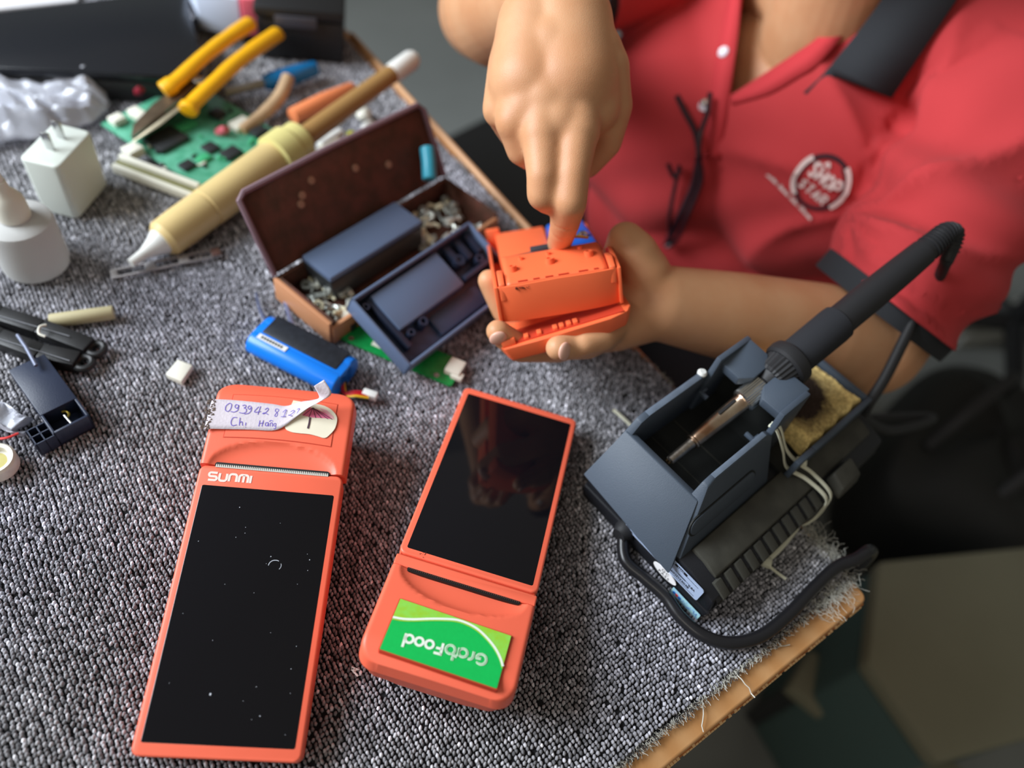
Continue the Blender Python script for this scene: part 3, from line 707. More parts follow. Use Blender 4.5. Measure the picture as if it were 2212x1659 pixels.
# --- mains cord with its grommet
def W2S(p): return tuple(SMi @ Vector(p))
cp = [(1352, 1146, .0105), (1346, 1168, .007), (1352, 1212, .0052), (1392, 1248, .0052), (1437, 1288, .0052), (1470, 1333, .0052), (1520, 1373, .0052), (1580, 1389, .0052), (1645, 1373, .0052), (1706, 1325, .0055), (1760, 1268, .0065), (1808, 1224, .0085), (1848, 1208, .010)]
pts = [W2S(at(x, y, z)) for x, y, z in cp]
last = at(1848, 1208, .010)
pts += [W2S(last + Vector(v)) for v in ((.018, -.001, -.004), (.034, -.004, -.03), (.042, -.008, -.10), (.044, -.010, -.25), (.05, -.02, -.55), (.07, -.05, -.742), (.2, -.15, -.744))]
M_cord = mat('glossy_black_cord', (0.012, 0.012, 0.014), 0.3)
MB().tube(spline(pts, 10), 0.0042, 12).build('power_cord', [M_cord], STN)
g = SMi @ at(1350, 1146, 0.0105)
MB().lathe([(0.0072, -0.002), (0.0072, 0.001), (0.0056, 0.004), (0.0050, 0.006)], 18, M=T(-0.001, g.y, 0.0105) @ Matrix.Rotation(-PI / 2, 4, 'Y')).build('cord_grommet', [M_black2], STN)

# ------------------------------------------------------------------ sponge
def sponge():
    M = mat('scorched_sponge', srgb(214, 168, 84), 0.95, bump=1.0, bscale=700)
    nt = M.node_tree; bs = nt.nodes['Principled BSDF']; tc = nt.nodes.new('ShaderNodeTexCoord')
    n1 = nt.nodes.new('ShaderNodeTexNoise'); n1.inputs['Scale'].default_value = 36; n1.inputs['Detail'].default_value = 8; n1.inputs['Roughness'].default_value = .7
    n2 = nt.nodes.new('ShaderNodeTexNoise'); n2.inputs['Scale'].default_value = 420; n2.inputs['Detail'].default_value = 3
    gr = nt.nodes.new('ShaderNodeTexGradient'); gr.gradient_type = 'SPHERICAL'; mp = nt.nodes.new('ShaderNodeMapping')
    mp.vector_type = 'POINT'; mp.inputs['Scale'].default_value = (24, 24, 24)
    mp.inputs['Location'].default_value = (-0.155 * 24, -0.062 * 24, -0.05 * 24)
    nt.links.new(tc.outputs['Object'], mp.inputs[0]); nt.links.new(mp.outputs[0], gr.inputs[0])
    nt.links.new(tc.outputs['Object'], n1.inputs['Vector']); nt.links.new(tc.outputs['Object'], n2.inputs['Vector'])
    ad = nt.nodes.new('ShaderNodeMath'); ad.operation = 'MULTIPLY_ADD'; nt.links.new(gr.outputs['Fac'], ad.inputs[0]); ad.inputs[1].default_value = 0.95; nt.links.new(n1.outputs['Fac'], ad.inputs[2])
    rp = nt.nodes.new('ShaderNodeValToRGB'); rp.color_ramp.elements[0].position = .62; rp.color_ramp.elements[1].position = 1.0
    rp.color_ramp.elements[0].color = (*srgb(255, 226, 150), 1); rp.color_ramp.elements[1].color = (*srgb(52, 38, 30), 1)
    nt.links.new(ad.outputs[0], rp.inputs[0])
    r2 = nt.nodes.new('ShaderNodeValToRGB'); r2.color_ramp.elements[0].color = (.35, .27, .2, 1); r2.color_ramp.elements[0].position = .35; r2.color_ramp.elements[1].position = .6
    nt.links.new(n2.outputs['Fac'], r2.inputs[0])
    mx = nt.nodes.new('ShaderNodeMix'); mx.data_type = 'RGBA'; mx.blend_type = 'MULTIPLY'; mx.inputs[0].default_value = .5
    nt.links.new(rp.outputs[0], mx.inputs[6]); nt.links.new(r2.outputs[0], mx.inputs[7]); nt.links.new(mx.outputs[2], bs.inputs['Base Color'])
    rng = np.random.default_rng(5); nx, ny = 64, 56; b = MB()
    s0, s1, t0, t1 = 0.1285, 0.1945, 0.0300, 0.0985
    Z = np.kron(rng.normal(0, 1, (9, 9)), np.ones((8, 8)))[:ny, :nx]
    ns = rng.normal(0, 1, (ny, nx))
    def f(u, v):
        i, j = int(round(u * (nx - 1))), int(round(v * (ny - 1)))
        s = s0 + (s1 - s0) * u + 0.0008 * math.sin(v * 19 + 1) * (1 if u > .5 else -1) * (abs(u - .5) > .45)
        t = t0 + (t1 - t0) * v + 0.0009 * math.sin(u * 23) * (abs(v - .5) > .45)
        e = min(u, 1 - u, v, 1 - v) * 30
        return (s, t, 0.0505 - 0.0022 * max(0, 1 - e) ** 2 + 0.0006 * math.sin(u * 9 + v * 5) + 0.00032 * ns[j, i])
    b.grid(nx, ny, f); per = [i for i in range(nx)] + [j * nx + nx - 1 for j in range(1, ny)] + [(ny - 1) * nx + i for i in range(nx - 2, -1, -1)] + [j * nx for j in range(ny - 2, 0, -1)]
    k = len(b.v)
    for i in per: x, y, z = b.v[i]; b.v.append((x, y, 0.0357))
    L = len(per); b.f += [(per[i], per[(i + 1) % L], k + (i + 1) % L, k + i) for i in range(L)]; b.m += [0] * L
    b.f.append(tuple(range(k, k + L))); b.m.append(0)
    o = b.build('cleaning_sponge', [M], M=SM, ang=80)
    tag(o, 'scorched yellow cleaning sponge in the tray behind the soldering iron rest', 'sponge')
sponge()
# ------------------------------------------------------------------ soldering iron
I0 = Vector((-0.089, 0.137, 0.0495)); I1 = Vector((0.151, 0.151, 0.1384))
IM = frame(I0, (I1 - I0).cross(Vector((0, 0, 1))), ez=(I1 - I0))
def ax(px, py):
    d = dirpx(px, py).normalized(); a = (I1 - I0).normalized(); w0 = I0 - CAM
    b_ = a.dot(d); return (b_ * d.dot(w0) - a.dot(w0)) / (1 - b_ * b_)
IR = thing('soldering_iron', 'black soldering iron with a heat-tinted steel barrel resting in the station cradle', 'soldering iron', IM)
a_ring, a_kn0, a_kn1, a_rb0, a_rb1, a_dk, a_gr, a_hd = ax(1493, 952), ax(1606, 872), ax(1650, 836), ax(1668, 822), ax(1696, 800), ax(1718, 782), ax(1818, 700), ax(2005, 556)
M_tin = mat('tip_metal', srgb(170, 160, 150), 0.35, metal=1.0, var=0.4, vscale=300)
M_barrel = mat('heat_tinted_steel', srgb(214, 200, 178), 0.26, metal=1.0, col2=srgb(160, 120, 92), vscale=45)
M_knurl = mat('bright_steel', srgb(206, 204, 198), 0.25, metal=1.0)
# chisel tip: cylinder cut by a slanting flat
b = MB(); n = 16; rows = []
for z, r, cut in ((0.0, 0.0020, -0.0014), (0.0012, 0.0031, -0.0010), (a_ring * .75, 0.0034, 0.0018), (a_ring * .85, 0.0034, 0.0040), (a_ring, 0.0036, 0.0040)):
    row = []
    for j in range(n):
        a = 2 * PI * j / n; x, y = r * math.cos(a), r * math.sin(a); y = min(y, cut); row.append((x, y, z))
    rows.append(row)
for r0, r1 in zip(rows, rows[1:]): b.add(r0 + r1, [(j, (j + 1) % n, n + (j + 1) % n, n + j) for j in range(n)])
b.add(rows[0], [tuple(range(n))]); b.build('tip', [M_tin], IR, ang=40)
b = MB(); rng = random.Random(1)
for i in range(9):
    c = (rng.uniform(-.0018, .0018), rng.uniform(-.0016, 0), rng.uniform(-.0012, .0008)); b.lathe([(.0004, -.0006), (.0008, 0), (.0003, .0007)], 6, M=T(*c))
tag(b.build('solder_blobs', [mat('burnt_flux', srgb(60, 45, 25), .25)], IR), kind='stuff')
MB().lathe([(0.0036, a_ring - .0004), (0.0052, a_ring), (0.0054, a_ring + .0012), (0.0046, a_ring + .0022), (0.0050, a_ring + .004), (0.0057, a_kn0 - .022), (0.0062, a_kn0 - .001), (0.0068, a_kn0)], 28).build('barrel', [M_barrel], IR)
for an in (40, -40, 160):
    u = math.radians(an)
    MB().prism(rrect(-0.0011, 0.0011, -0.0075, 0.0075, 0.0010), -0.0006, 0.0009).build('barrel_slot', [M_darkslot], IR,
        M=T(0, 0, a_kn0 - .012) @ Matrix.Rotation(u, 4, 'Z') @ T(0, 0.00595, 0) @ Matrix.Rotation(-PI / 2, 4, 'X'))
def knurl(prof, n, depth, name, m):
    b = MB(); N = n * 2
    vs = [((r - (depth if j % 2 else 0)) * math.cos(2 * PI * j / N), (r - (depth if j % 2 else 0)) * math.sin(2 * PI * j / N), z) for r, z in prof for j in range(N)]
    fs = [(i * N + j, i * N + (j + 1) % N, (i + 1) * N + (j + 1) % N, (i + 1) * N + j) for i in range(len(prof) - 1) for j in range(N)] + [tuple(range(N)), tuple(range((len(prof) - 1) * N, len(prof) * N))]
    return b.add(vs, fs).build(name, [m], IR, smooth=False)
knurl([(0.0070, a_kn0), (0.0084, a_kn0 + .001), (0.0084, a_kn1 - .001), (0.0076, a_kn1)], 34, 0.0004, 'retaining_nut', M_knurl)
MB().lathe([(0.0078, a_kn1), (0.0072, a_kn1 + .001), (0.0080, a_kn1 + .003), (0.0102, a_rb0)], 28).build('collar', [M_black2], IR)
knurl([(0.0108, a_rb0 - .001), (0.0124, a_rb0 + .001), (0.0140, a_rb1), (0.0130, a_rb1 + .002)], 26, 0.0007, 'ribbed_sleeve', M_black2)
MB().lathe([(0.0146, a_rb1), (0.0164, a_rb1 + .0016), (0.0168, a_dk - .003), (0.0160, a_dk), (0.0118, a_dk + .003)], 36).build('flange', [M_black2], IR)
M_foam = mat('foam_grip', srgb(34, 35, 40), 0.85, bump=0.5, bscale=2600)
MB().lathe([(0.0118, a_dk), (0.0128, a_dk + .003), (0.0131, a_gr - .006), (0.0128, a_gr - .001), (0.0108, a_gr + .0008)], 32).build('grip', [M_foam], IR)
MB().lathe([(0.0110, a_gr - .002), (0.0110, a_gr + .03), (0.0103, a_hd - .02), (0.0096, a_hd), (0.0090, a_hd + .0005)], 32).build('handle', [M_black2], IR)
# strain relief with rings, bending over, and the lead
IMi = IM.inverted(); a = (I1 - I0).normalized(); E0 = I0 + a * a_hd
rel = [E0, E0 + a * .012, E0 + a * .022 + Vector((0, 0, .001)), E0 + a * .030 + Vector((0, -.003, -.003)), E0 + a * .033 + Vector((-.004, -.008, -.011)), E0 + a * .030 + Vector((-.006, -.013, -.020))]
rp = spline(rel, 8)
b = MB(); b.tube([IMi @ p for p in rp], [0.0088 - 0.0042 * i / (len(rp) - 1) for i in range(len(rp))], 18)
b.build('strain_relief', [M_black2], IR)
for i in range(4, len(rp) - 6, 2):
    t = (rp[i + 1] - rp[i - 1]).normalized(); r = 0.0092 - 0.0042 * i / (len(rp) - 1); c = rp[i]
    MB().tube([IMi @ (c - t * .0006), IMi @ (c + t * .0006)], r + .0006, 18).build('relief_ring', [M_black2], IR, bevel=.0003)
e = rp[-1]
ld = [rp[-2], e, at(2020, 615, .095), at(1975, 690, .075), at(1915, 810, .045), at(1872, 880, .022), at(1868, 905, -.01), at(1930, 930, -.06), at(2010, 900, -.10), SM @ Vector((0.24, 0.06, -0.05)), SM @ Vector((0.206, 0.06, 0.012))]
MB().tube([IMi @ p for p in spline(ld, 9)], 0.0042, 12).build('iron_lead', [M_black2], IR)
# ------------------------------------------------------------------ white cable ties
M_nylon = mat('nylon_white', srgb(222, 222, 200), 0.45, sss=0.0)
def strap(b, pts, w, n=6):
    b.tube(spline([Vector(p) for p in pts], n), w, 6, flat=.45)
TIE = thing('cable_tie', 'off-white cable tie knotted around the soldering station beside its vents', 'cable tie', T(*at(1735, 1000, .04)))
def wpart(b, name, m, parent, **k):
    o = b.build(name, m, **k); o.parent = parent; o.matrix_parent_inverse = parent.matrix_world.inverted(); return o
b = MB(); S = lambda s, t, z: SM @ Vector((s, t, z))
strap(b, [S(.0955, .054, .0735), S(.0965, .0487, .0735), S(.103, .0385, .056), S(.1095, .030, .0385), S(.1165, .016, .0350), S(.121, -.001, .0290), S(.1215, -.0042, .015), S(.119, -.0045, .003), S(.112, -.003, .0012)], 0.0017)
wpart(b, 'strap', [M_nylon], TIE)
b = MB(); strap(b, [S(.0975, .054, .0738), S(.100, .0480, .0735), S(.109, .0375, .052), S(.1175, .0272, .0405), S(.1235, .016, .0358), S(.1265, -.001, .0292), S(.1265, -.0048, .014), S(.124, -.0055, .003), S(.114, -.004, .0012)], 0.0017)
wpart(b, 'strap', [M_nylon], TIE)
wpart(MB().box(-.0028, .0028, -.0034, .0034, -.0024, .0024, M=SM @ T(.1185, .0262, .0425, 0.5) @ Matrix.Rotation(-.5, 4, 'X')), 'locking_head', [M_nylon], TIE, bevel=.0007)
TIE2 = thing('cable_tie', 'off-white cable tie tail and head lying on the carpet along the station foot', 'cable tie', T(*at(1650, 1215, .002)))
b = MB(); strap(b, [at(1722, 1140, .0022), at(1690, 1180, .0018), at(1655, 1214, .0018)], 0.0019); wpart(b, 'strap', [M_nylon], TIE2)
c = at(1656, 1216, .0024); wpart(MB().box(-.0030, .0030, -.0030, .0030, -.0022, .0024, M=T(c.x, c.y, c.z, .6)), 'locking_head', [M_nylon], TIE2, bevel=.0007)
b = MB(); strap(b, [at(1660, 1222, .0024), at(1680, 1238, .0028), at(1698, 1251, .0034)], 0.0012); wpart(b, 'tail', [M_nylon], TIE2)
b = MB(); strap(b, [at(1325, 885, .002), at(1345, 902, .003), at(1366, 922, .002)], 0.0015)
tag(b.build('cable_tie', [M_nylon]), 'loose white cable tie end poking out beyond the cradle flank', 'cable tie')
# ------------------------------------------------------------------ opened terminal held in the hands
HX = (CR * 0.985 + CU * 0.165).normalized()
HYv = (CW * 0.905 + CU * 0.425); HYv = (HYv - HX * HYv.dot(HX)).normalized()
HO = ray(1205, 602, 0.490)          # middle of the front wall's upper edge
HM = frame(HO, HX, HYv)
M_or2 = mat('bright_orange_shell', srgb(250, 112, 66), 0.45, bump=0.08, bscale=2200, var=0.03, vscale=40)
HD = thing('opened_terminal', 'opened orange terminal shell held above the bench in both hands', 'terminal', HM)
W2 = 0.0418
# front wall, slightly bowed
b = MB(); nx = 25; fr = []; bk = []
for i in range(nx):
    u = 2 * i / (nx - 1) - 1; x = u * W2; y = 0.0035 * u ** 4 - 0.0012 * (1 - u * u)
    fr += [(x, y, 0.0)]; bk += [(x, y + 0.0022, 0.0)]
top = fr + bk[::-1]; n = len(top)
b.add([(x, y, 0.0008 - 0.001 * abs(x) / W2) for x, y, z in top] + [(x * 0.965, y + 0.004, -0.0258) for x, y, z in top],
      [tuple(range(n)), tuple(range(2 * n - 1, n - 1, -1))] + [(i, (i + 1) % n, n + (i + 1) % n, n + i) for i in range(n)])
b.build('front_wall', [M_or2], HD, bevel=0.0005, ba=50)
# side walls running back, lower towards the far end
for sg in (-1, 1):
    x0, x1 = sg * W2, sg * (W2 - 0.0024)
    p = [(0.002, 0.0), (0.016, 0.004), (0.034, 0.006), (0.048, 0.001), (0.060, -0.004), (0.150, -0.004), (0.152, -0.020), (0.05, -0.022), (0.004, -0.0255)]
    MB().hull([(x0, y, z) for y, z in p], [(x1, y, z) for y, z in p]).build('side_wall', [M_or2], HD, bevel=0.0006)
    # guide fin inside
    x0, x1 = sg * 0.0385, sg * 0.0345
    p = [(0.0022, -0.010), (0.0022, 0.0015), (0.012, 0.0062), (0.024, 0.0050), (0.027, 0.001), (0.027, -0.010)]
    MB().hull([(x0, y, z) for y, z in p], [(x1, y, z) for y, z in p]).build('guide_fin', [M_or2], HD, bevel=0.0009)
# curved roll cover with bosses
def cz(y): t = (y - 0.0035) / 0.040; return -0.0008 + 0.0080 * math.sin(min(max(t, 0), 1) * PI * 0.56) ** 0.85
b = MB(); b.grid(20, 16, lambda u, v: ((2 * u - 1) * 0.0335, 0.0035 + v * 0.040, cz(0.0035 + v * 0.040)))
cov = b.build('roll_cover', [M_or2], HD, solid=0.0018)
for i, (x, y, r) in enumerate(((-0.0275, 0.018, .0031), (-0.002, 0.020, .0034), (0.0245, 0.021, .0034), (-0.0205, 0.0315, .0019), (-0.0015, 0.0325, .0019), (0.0205, 0.0335, .0019))):
    b = MB(); h = 0.0040 if r > .002 else 0.0026
    b.lathe([(r, -0.001), (r * .92, h), (r * .55, h), (r * .5, h * .3)], 16, M=T(x, y, cz(y)))
    b.build('screw_boss', [M_or2], cov)
b = MB()
for x, w_ in ((-0.0225, .0062), (-0.0135, .004), (-0.005, .005), (0.0045, .0068), (0.0175, .006), (0.026, .003)):
    b.box(x - w_ / 2, x + w_ / 2, 0.0042, 0.0058, 0.0002 + cz(.005), 0.0013 + cz(.005))
b.build('rib_notches', [M_orange_d], cov)
# floor, far panel and far wall
MB().box(-W2 + .002, W2 - .002, 0.043, 0.150, -0.0215, -0.019).build('tray_floor', [M_or2], HD)
MB().hull([(-0.034, 0.070, -0.018), (0.006, 0.072, -0.018), (0.006, 0.148, -0.018), (-0.034, 0.148, -0.018)],
          [(-0.034, 0.070, -0.010), (0.006, 0.072, -0.010), (0.006, 0.148, 0.000), (-0.034, 0.148, 0.000)]).build('battery_well', [M_or2], HD, bevel=.0012)
MB().box(-0.0415, -0.030, 0.146, 0.152, -0.02, 0.004).build('corner_post', [M_or2], HD, bevel=.001)
# steel shaft, connector and gold pins under the finger
MB().tube([(-0.026, 0.053, 0.004), (0.003, 0.055, 0.005)], 0.0014, 10).build('roller_shaft', [M_steel], HD)
MB().box(-0.012, 0.004, 0.050, 0.058, -0.002, 0.0085).build('connector_block', [mat('dark_connector', srgb(60, 60, 66), .4)], HD, bevel=.0006)
b = MB()
for i in range(7): b.box(0.001 + i * .0022, 0.0022 + i * .0022, 0.048, 0.053, 0.0085, 0.0115)
b.build('gold_pins', [mat('gold_contact', srgb(224, 180, 80), .3, metal=1.0)], HD)
# blue wrapped battery
M_bluewrap = mat('blue_shrink_wrap', srgb(20, 92, 196), 0.3)
MB().prism(rrect(0.007, 0.0375, 0.060, 0.136, .004), -0.018, 0.004).build('battery_pack', [M_bluewrap], HD, bevel=.003, seg=3)
MB().lathe([(0.004, 0), (0.0045, .002), (0.002, .004)], 12, M=T(0.029, 0.078, 0.004)).build('silver_contact', [M_steel], HD)
b = MB(); b.tube(spline([(0.006, 0.048, 0.008), (0.016, 0.052, 0.012), (0.03, 0.058, 0.008)], 6), 0.0011, 8); b.build('wire', [mat('yellow_wire', srgb(214, 150, 40), .4)], HD)
# lower lid, sprung open on one side
LM2 = HM.inverted() @ HM @ T(0, 0, -0.0275) @ T(0.042, 0, 0) @ Matrix.Rotation(math.radians(-8.0), 4, 'Y') @ T(-0.042, 0, 0)
out = [(-0.0455, 0.0), (-0.043, -0.006), (-0.020, -0.0085), (0.030, -0.0085), (0.043, -0.004), (0.0465, 0.004), (0.0465, 0.03), (0.044, 0.13), (-0.044, 0.13)]
inn = [(x * 0.86, y * 0.9 + 0.004) for x, y in out]
lid = MB().hull([(x * .92, y + .004, -0.0125) for x, y in out], [(x, y, -0.0005) for x, y in out]).build('lid', [M_or2], HD, bevel=.0016, seg=3, M=LM2)
MB().hull([(-.034, -.0035, -.0006), (.040, -.0045, -.0006), (.038, .02, -.0006), (-.034, .02, -.0006)], [(-.034, -.0035, .0003), (.040, -.0045, .0003), (.038, .02, .0003), (-.034, .02, .0003)]).build('lid_recess', [M_orange_d], lid)
for x in (-.028, -.019, -.008, -.0035, .0015, .006): MB().box(x, x + .0032, -.0028, .004, 0.0, .0022).build('lid_rib', [M_or2], lid, bevel=.0004)
MB().box(-.0435, -.034, -.0045, .012, -.0005, .0042).build('hinge_block', [M_or2], lid, bevel=.0008)
b = MB(); rng = random.Random(12)
for i in range(26):
    x, z = rng.uniform(-.0285, -.0195), rng.uniform(-.0028, -.0012); b.box(x, x + rng.uniform(.0002, .0008), -.0008, .0012, z, z + .0003)
b.build('scuff_marks', [mat('scuff_dark', srgb(120, 50, 30), .8)], HD, smooth=False)

# ------------------------------------------------------------------ the worker
def capsule(b, pts, radii, n=32, sub=7, squash=None):
    """tapered chain: overlapping rounded cones"""
    for (p, q), (r0, r1) in zip(zip(pts, pts[1:]), zip(radii, radii[1:])):
        p, q = Vector(p), Vector(q); t = q - p; L = t.length
        if L < 1e-6: continue
        t /= L; path = []; rr = []
        for k in range(sub):
            a = PI / 2 * (1 - k / sub); path.append(p - t * r0 * math.sin(a)); rr.append(max(r0 * math.cos(a), 1e-4))
        for k in range(5): path.append(p.lerp(q, k / 4)); rr.append(r0 + (r1 - r0) * k / 4)
        for k in range(1, sub + 1):
            a = PI / 2 * k / sub; path.append(q + t * r1 * math.sin(a)); rr.append(max(r1 * math.cos(a), 1e-4))
        # de-duplicate coincident rings
        P, R = [path[0]], [rr[0]]
        for a_, c_ in zip(path[1:], rr[1:]):
            if (a_ - P[-1]).length > 1e-5: P.append(a_); R.append(c_)
        b.tube(P, R, n)
def ellipsoid(b, c, r, M=None, n=40, m=26):
    vs = []; fs = []
    for i in range(m + 1):
        th = PI * i / m
        for j in range(n):
            ph = 2 * PI * j / n; vs.append((r[0] * max(math.sin(th), 1e-3) * math.cos(ph), r[1] * max(math.sin(th), 1e-3) * math.sin(ph), r[2] * math.cos(th)))
    fs = [(i * n + j, (i + 1) * n + j, (i + 1) * n + (j + 1) % n, i * n + (j + 1) % n) for i in range(m) for j in range(n)]
    fs += [tuple(range(n)), tuple(range(m * n, (m + 1) * n))]
    MM = T(*c) @ (M if M is not None else Matrix())
    b.add(vs, fs, 0, MM)
def blend(b, name, voxel, smooth_it, fac=0.5):
    bm = bmesh.new(); vs = [bm.verts.new(v) for v in b.v]
    for f in b.f:
        try: bm.faces.new([vs[i] for i in f])
        except ValueError: pass
    bmesh.ops.recalc_face_normals(bm, faces=bm.faces)
    me = bpy.data.meshes.new(name); bm.to_mesh(me); bm.free()
    o = bpy.data.objects.new(name, me); COL.objects.link(o)
    r = o.modifiers.new('r', 'REMESH'); r.mode = 'VOXEL'; r.voxel_size = voxel
    s = o.modifiers.new('s', 'SMOOTH'); s.iterations = smooth_it; s.factor = fac
    dg = bpy.context.evaluated_depsgraph_get(); m2 = bpy.data.meshes.new_from_object(o.evaluated_get(dg)); m2.name = name
    bpy.data.objects.remove(o); bpy.data.meshes.remove(me); return m2
M_skin = mat('skin', srgb(208, 156, 116), 0.46, col2=srgb(200, 144, 104), vscale=28, bump=0.25, bscale=1400, sss=0.12, spec=0.4)
M_nail = mat('fingernail', srgb(220, 172, 152), 0.35)
M_shirt = mat('red_pique', srgb(190, 62, 65), 0.85, bump=0.5, bscale=1500, sheen=0.04, spec=0.15)
M_collar = mat('black_rib_knit', srgb(38, 40, 44), 0.85, bump=0.4, bscale=1200)
M_trous = mat('black_trousers', srgb(22, 22, 25), 0.9)
PS = thing('person', 'worker in a red polo shirt with black collar, pointing into an opened orange terminal', 'person', T(0.34, 0.40, -0.75))
RSH, REL, RWR = Vector((0.345, 0.595, 0.140)), ray(1052, 22, 0.715), ray(1172, -8, 0.512)
LSH, LEL, LWR = Vector((0.385, 0.225, 0.155)), ray(1880, 742, 0.642), ray(1428, 655, 0.548)
R = lambda x, y, d: ray(x, y, d)
b = MB()
# torso, neck, head
ellipsoid(b, (0.345, 0.40, 0.02), (0.100, 0.155, 0.115)); ellipsoid(b, (0.40, 0.40, -0.18), (0.085, 0.145, 0.16)); ellipsoid(b, (0.46, 0.40, -0.34), (0.115, 0.16, 0.11))
capsule(b, [RSH, (0.34, 0.405, 0.150), LSH], [0.052, 0.060, 0.052])
NECK = [Vector((0.325, 0.400, 0.115)), Vector((0.300, 0.400, 0.215))]
capsule(b, NECK, [0.060, 0.055])
HC = Vector((0.275, 0.40, 0.335))
ellipsoid(b, HC, (0.096, 0.076, 0.112)); ellipsoid(b, HC + Vector((-0.045, 0, -0.055)), (0.056, 0.054, 0.058)); ellipsoid(b, HC + Vector((-0.083, 0, -0.083)), (0.018, 0.022, 0.016))
capsule(b, [HC + Vector((-0.090, 0, 0.020)), HC + Vector((-0.108, 0, -0.018))], [0.009, 0.014])       # nose
for s in (-1, 1):
    ellipsoid(b, HC + Vector((0.005, s * 0.078, -0.005)), (0.018, 0.008, 0.030))                         # ears
    ellipsoid(b, HC + Vector((-0.082, s * 0.030, 0.022)), (0.014, 0.022, 0.008))                         # brows
    ellipsoid(b, HC + Vector((-0.094, 0, -0.048)), (0.010, 0.022, 0.006))                               # lips
# right arm
capsule(b, [RSH, RSH.lerp(REL, .5), REL], [0.052, 0.047, 0.043])
capsule(b, [REL, REL.lerp(RWR, .35), REL.lerp(RWR, .75), RWR], [0.046, 0.050, 0.036, 0.0285])
capsule(b, [RWR, R(1195, 40, .500)], [0.0285, 0.028])
# right hand: back of the hand as fanned metacarpals
mc = {'index': (R(1222, 22, .494), R(1246, 285, .478), .0185, .0150), 'middle': (R(1194, 18, .490), R(1172, 292, .478), .0195, .0150),
      'ring': (R(1166, 22, .495), R(1116, 262, .484), .0190, .0142), 'little': (R(1140, 38, .502), R(1084, 236, .497), .0175, .0130)}
for k_, (p, q, r0, r1) in mc.items(): capsule(b, [p, p.lerp(q, .55), q], [r0, (r0 + r1) / 2 + .002, r1])
capsule(b, [R(1225, 50, .494), R(1232, 180, .488), R(1225, 240, .488)], [.030, .0315, .024])
capsule(b, [R(1165, 60, .497), R(1150, 180, .490), R(1150, 230, .488)], [.028, .0290, .023])
capsule(b, [R(1200, 120, .490), R(1185, 220, .486)], [.029, .025])
capsule(b, [R(1210, 170, .487), R(1208, 262, .482)], [.0265, .0200])
capsule(b, [R(1150, 140, .491), R(1142, 240, .486)], [.0265, .0200])
capsule(b, [R(1270, 120, .492), R(1280, 230, .490)], [.0230, .0180])
# index points down into the shell, middle folds beside it, ring and little curl under
capsule(b, [mc['index'][1], R(1238, 372, .474), R(1232, 436, .476), R(1220, 484, .502), R(1208, 527, .533)], [.0142, .0108, .0107, .0100, .0086])
capsule(b, [mc['middle'][1], R(1173, 378, .474), R(1172, 420, .478), R(1184, 432, .502), R(1196, 392, .520)], [.0142, .0105, .0102, .0095, .0085])
capsule(b, [mc['ring'][1], R(1128, 322, .494), R(1146, 338, .520), R(1166, 300, .530)], [.0135, .0108, .0098, .0088])
capsule(b, [mc['little'][1], R(1096, 270, .515), R(1112, 300, .532), R(1140, 280, .542)], [.0125, .0100, .0090, .0080])
# right thumb along the far side, tucked under the index
capsule(b, [R(1244, 60, .500), R(1296, 150, .494), R(1322, 228, .500), R(1306, 306, .512), R(1268, 356, .520)], [.022, .0195, .0138, .0118, .0095])
# left arm and hand under the shell
capsule(b, [LSH, LSH.lerp(LEL, .5), LEL], [0.052, 0.047, 0.044])
capsule(b, [LEL, LEL.lerp(LWR, .3), LEL.lerp(LWR, .7), LWR], [0.040, 0.0405, 0.034, 0.0275])
capsule(b, [LWR, R(1360, 662, .552), R(1310, 690, .556)], [.0275, .026, .022])
capsule(b, [LWR, R(1330, 700, .545), R(1275, 722, .545)], [.026, .020, .0155])
capsule(b, [R(1405, 640, .546), R(1393, 590, .537), R(1376, 545, .530), R(1352, 520, .530), R(1335, 548, .535)], [.024, .0185, .0148, .0135, .0110])   # thumb
capsule(b, [R(1282, 722, .548), R(1205, 752, .534), R(1122, 752, .519), R(1075, 716, .505)], [.0135, .0105, .0100, .0082])           # middle
capsule(b, [R(1310, 716, .540), R(1268, 742, .518), R(1205, 752, .4985)], [.0135, .0110, .0085])                                     # ring, folded
capsule(b, [R(1285, 705, .562), R(1170, 728, .556), R(1092, 672, .545), R(1056, 606, .534)], [.0135, .0105, .0100, .0082])           # index
capsule(b, [R(1325, 700, .535), R(1300, 728, .512), R(1262, 742, .505)], [.0125, .0100, .0085])                                      # little, tucked
body = blend(b, 'body', 0.0017, 14, 0.5)
BODY = link('body', body, [M_skin], None, ang=180); BODY.parent = PS; BODY.matrix_parent_inverse = PS.matrix_world.inverted()
# crease grooves on the pointing finger, knuckle dimples
def crease():
    n = len(body.vertices); co = np.empty(n * 3, np.float32); body.vertices.foreach_get('co', co); co = co.reshape(-1, 3)
    no = np.empty(n * 3, np.float32); body.vertices.foreach_get('normal', no); no = no.reshape(-1, 3)
    for (x, y, d), (x2, y2, d2), rad, offs, amp in (((1238, 372, .474), (1220, 484, .502), .014, (.026, .030, .034), .0005), ((1220, 484, .502), (1208, 527, .533), .012, (.004, .006), .0004)):
        p = np.array(R(x, y, d)); q = np.array(R(x2, y2, d2)); t = (q - p) / np.linalg.norm(q - p)
        v = co - p; s = v @ t; rr = np.linalg.norm(v - s[:, None] * t, axis=1); k = (rr < rad)
        for o_ in offs: co[k] -= no[k] * (amp * np.exp(-((s[k] - o_) / .0011) ** 2))[:, None]
    body.vertices.foreach_set('co', co.reshape(-1)); body.update()
crease()
def wchild(b, name, m, parent=PS, **k):
    o = b.build(name, m, **k); o.parent = parent; o.matrix_parent_inverse = parent.matrix_world.inverted(); return o
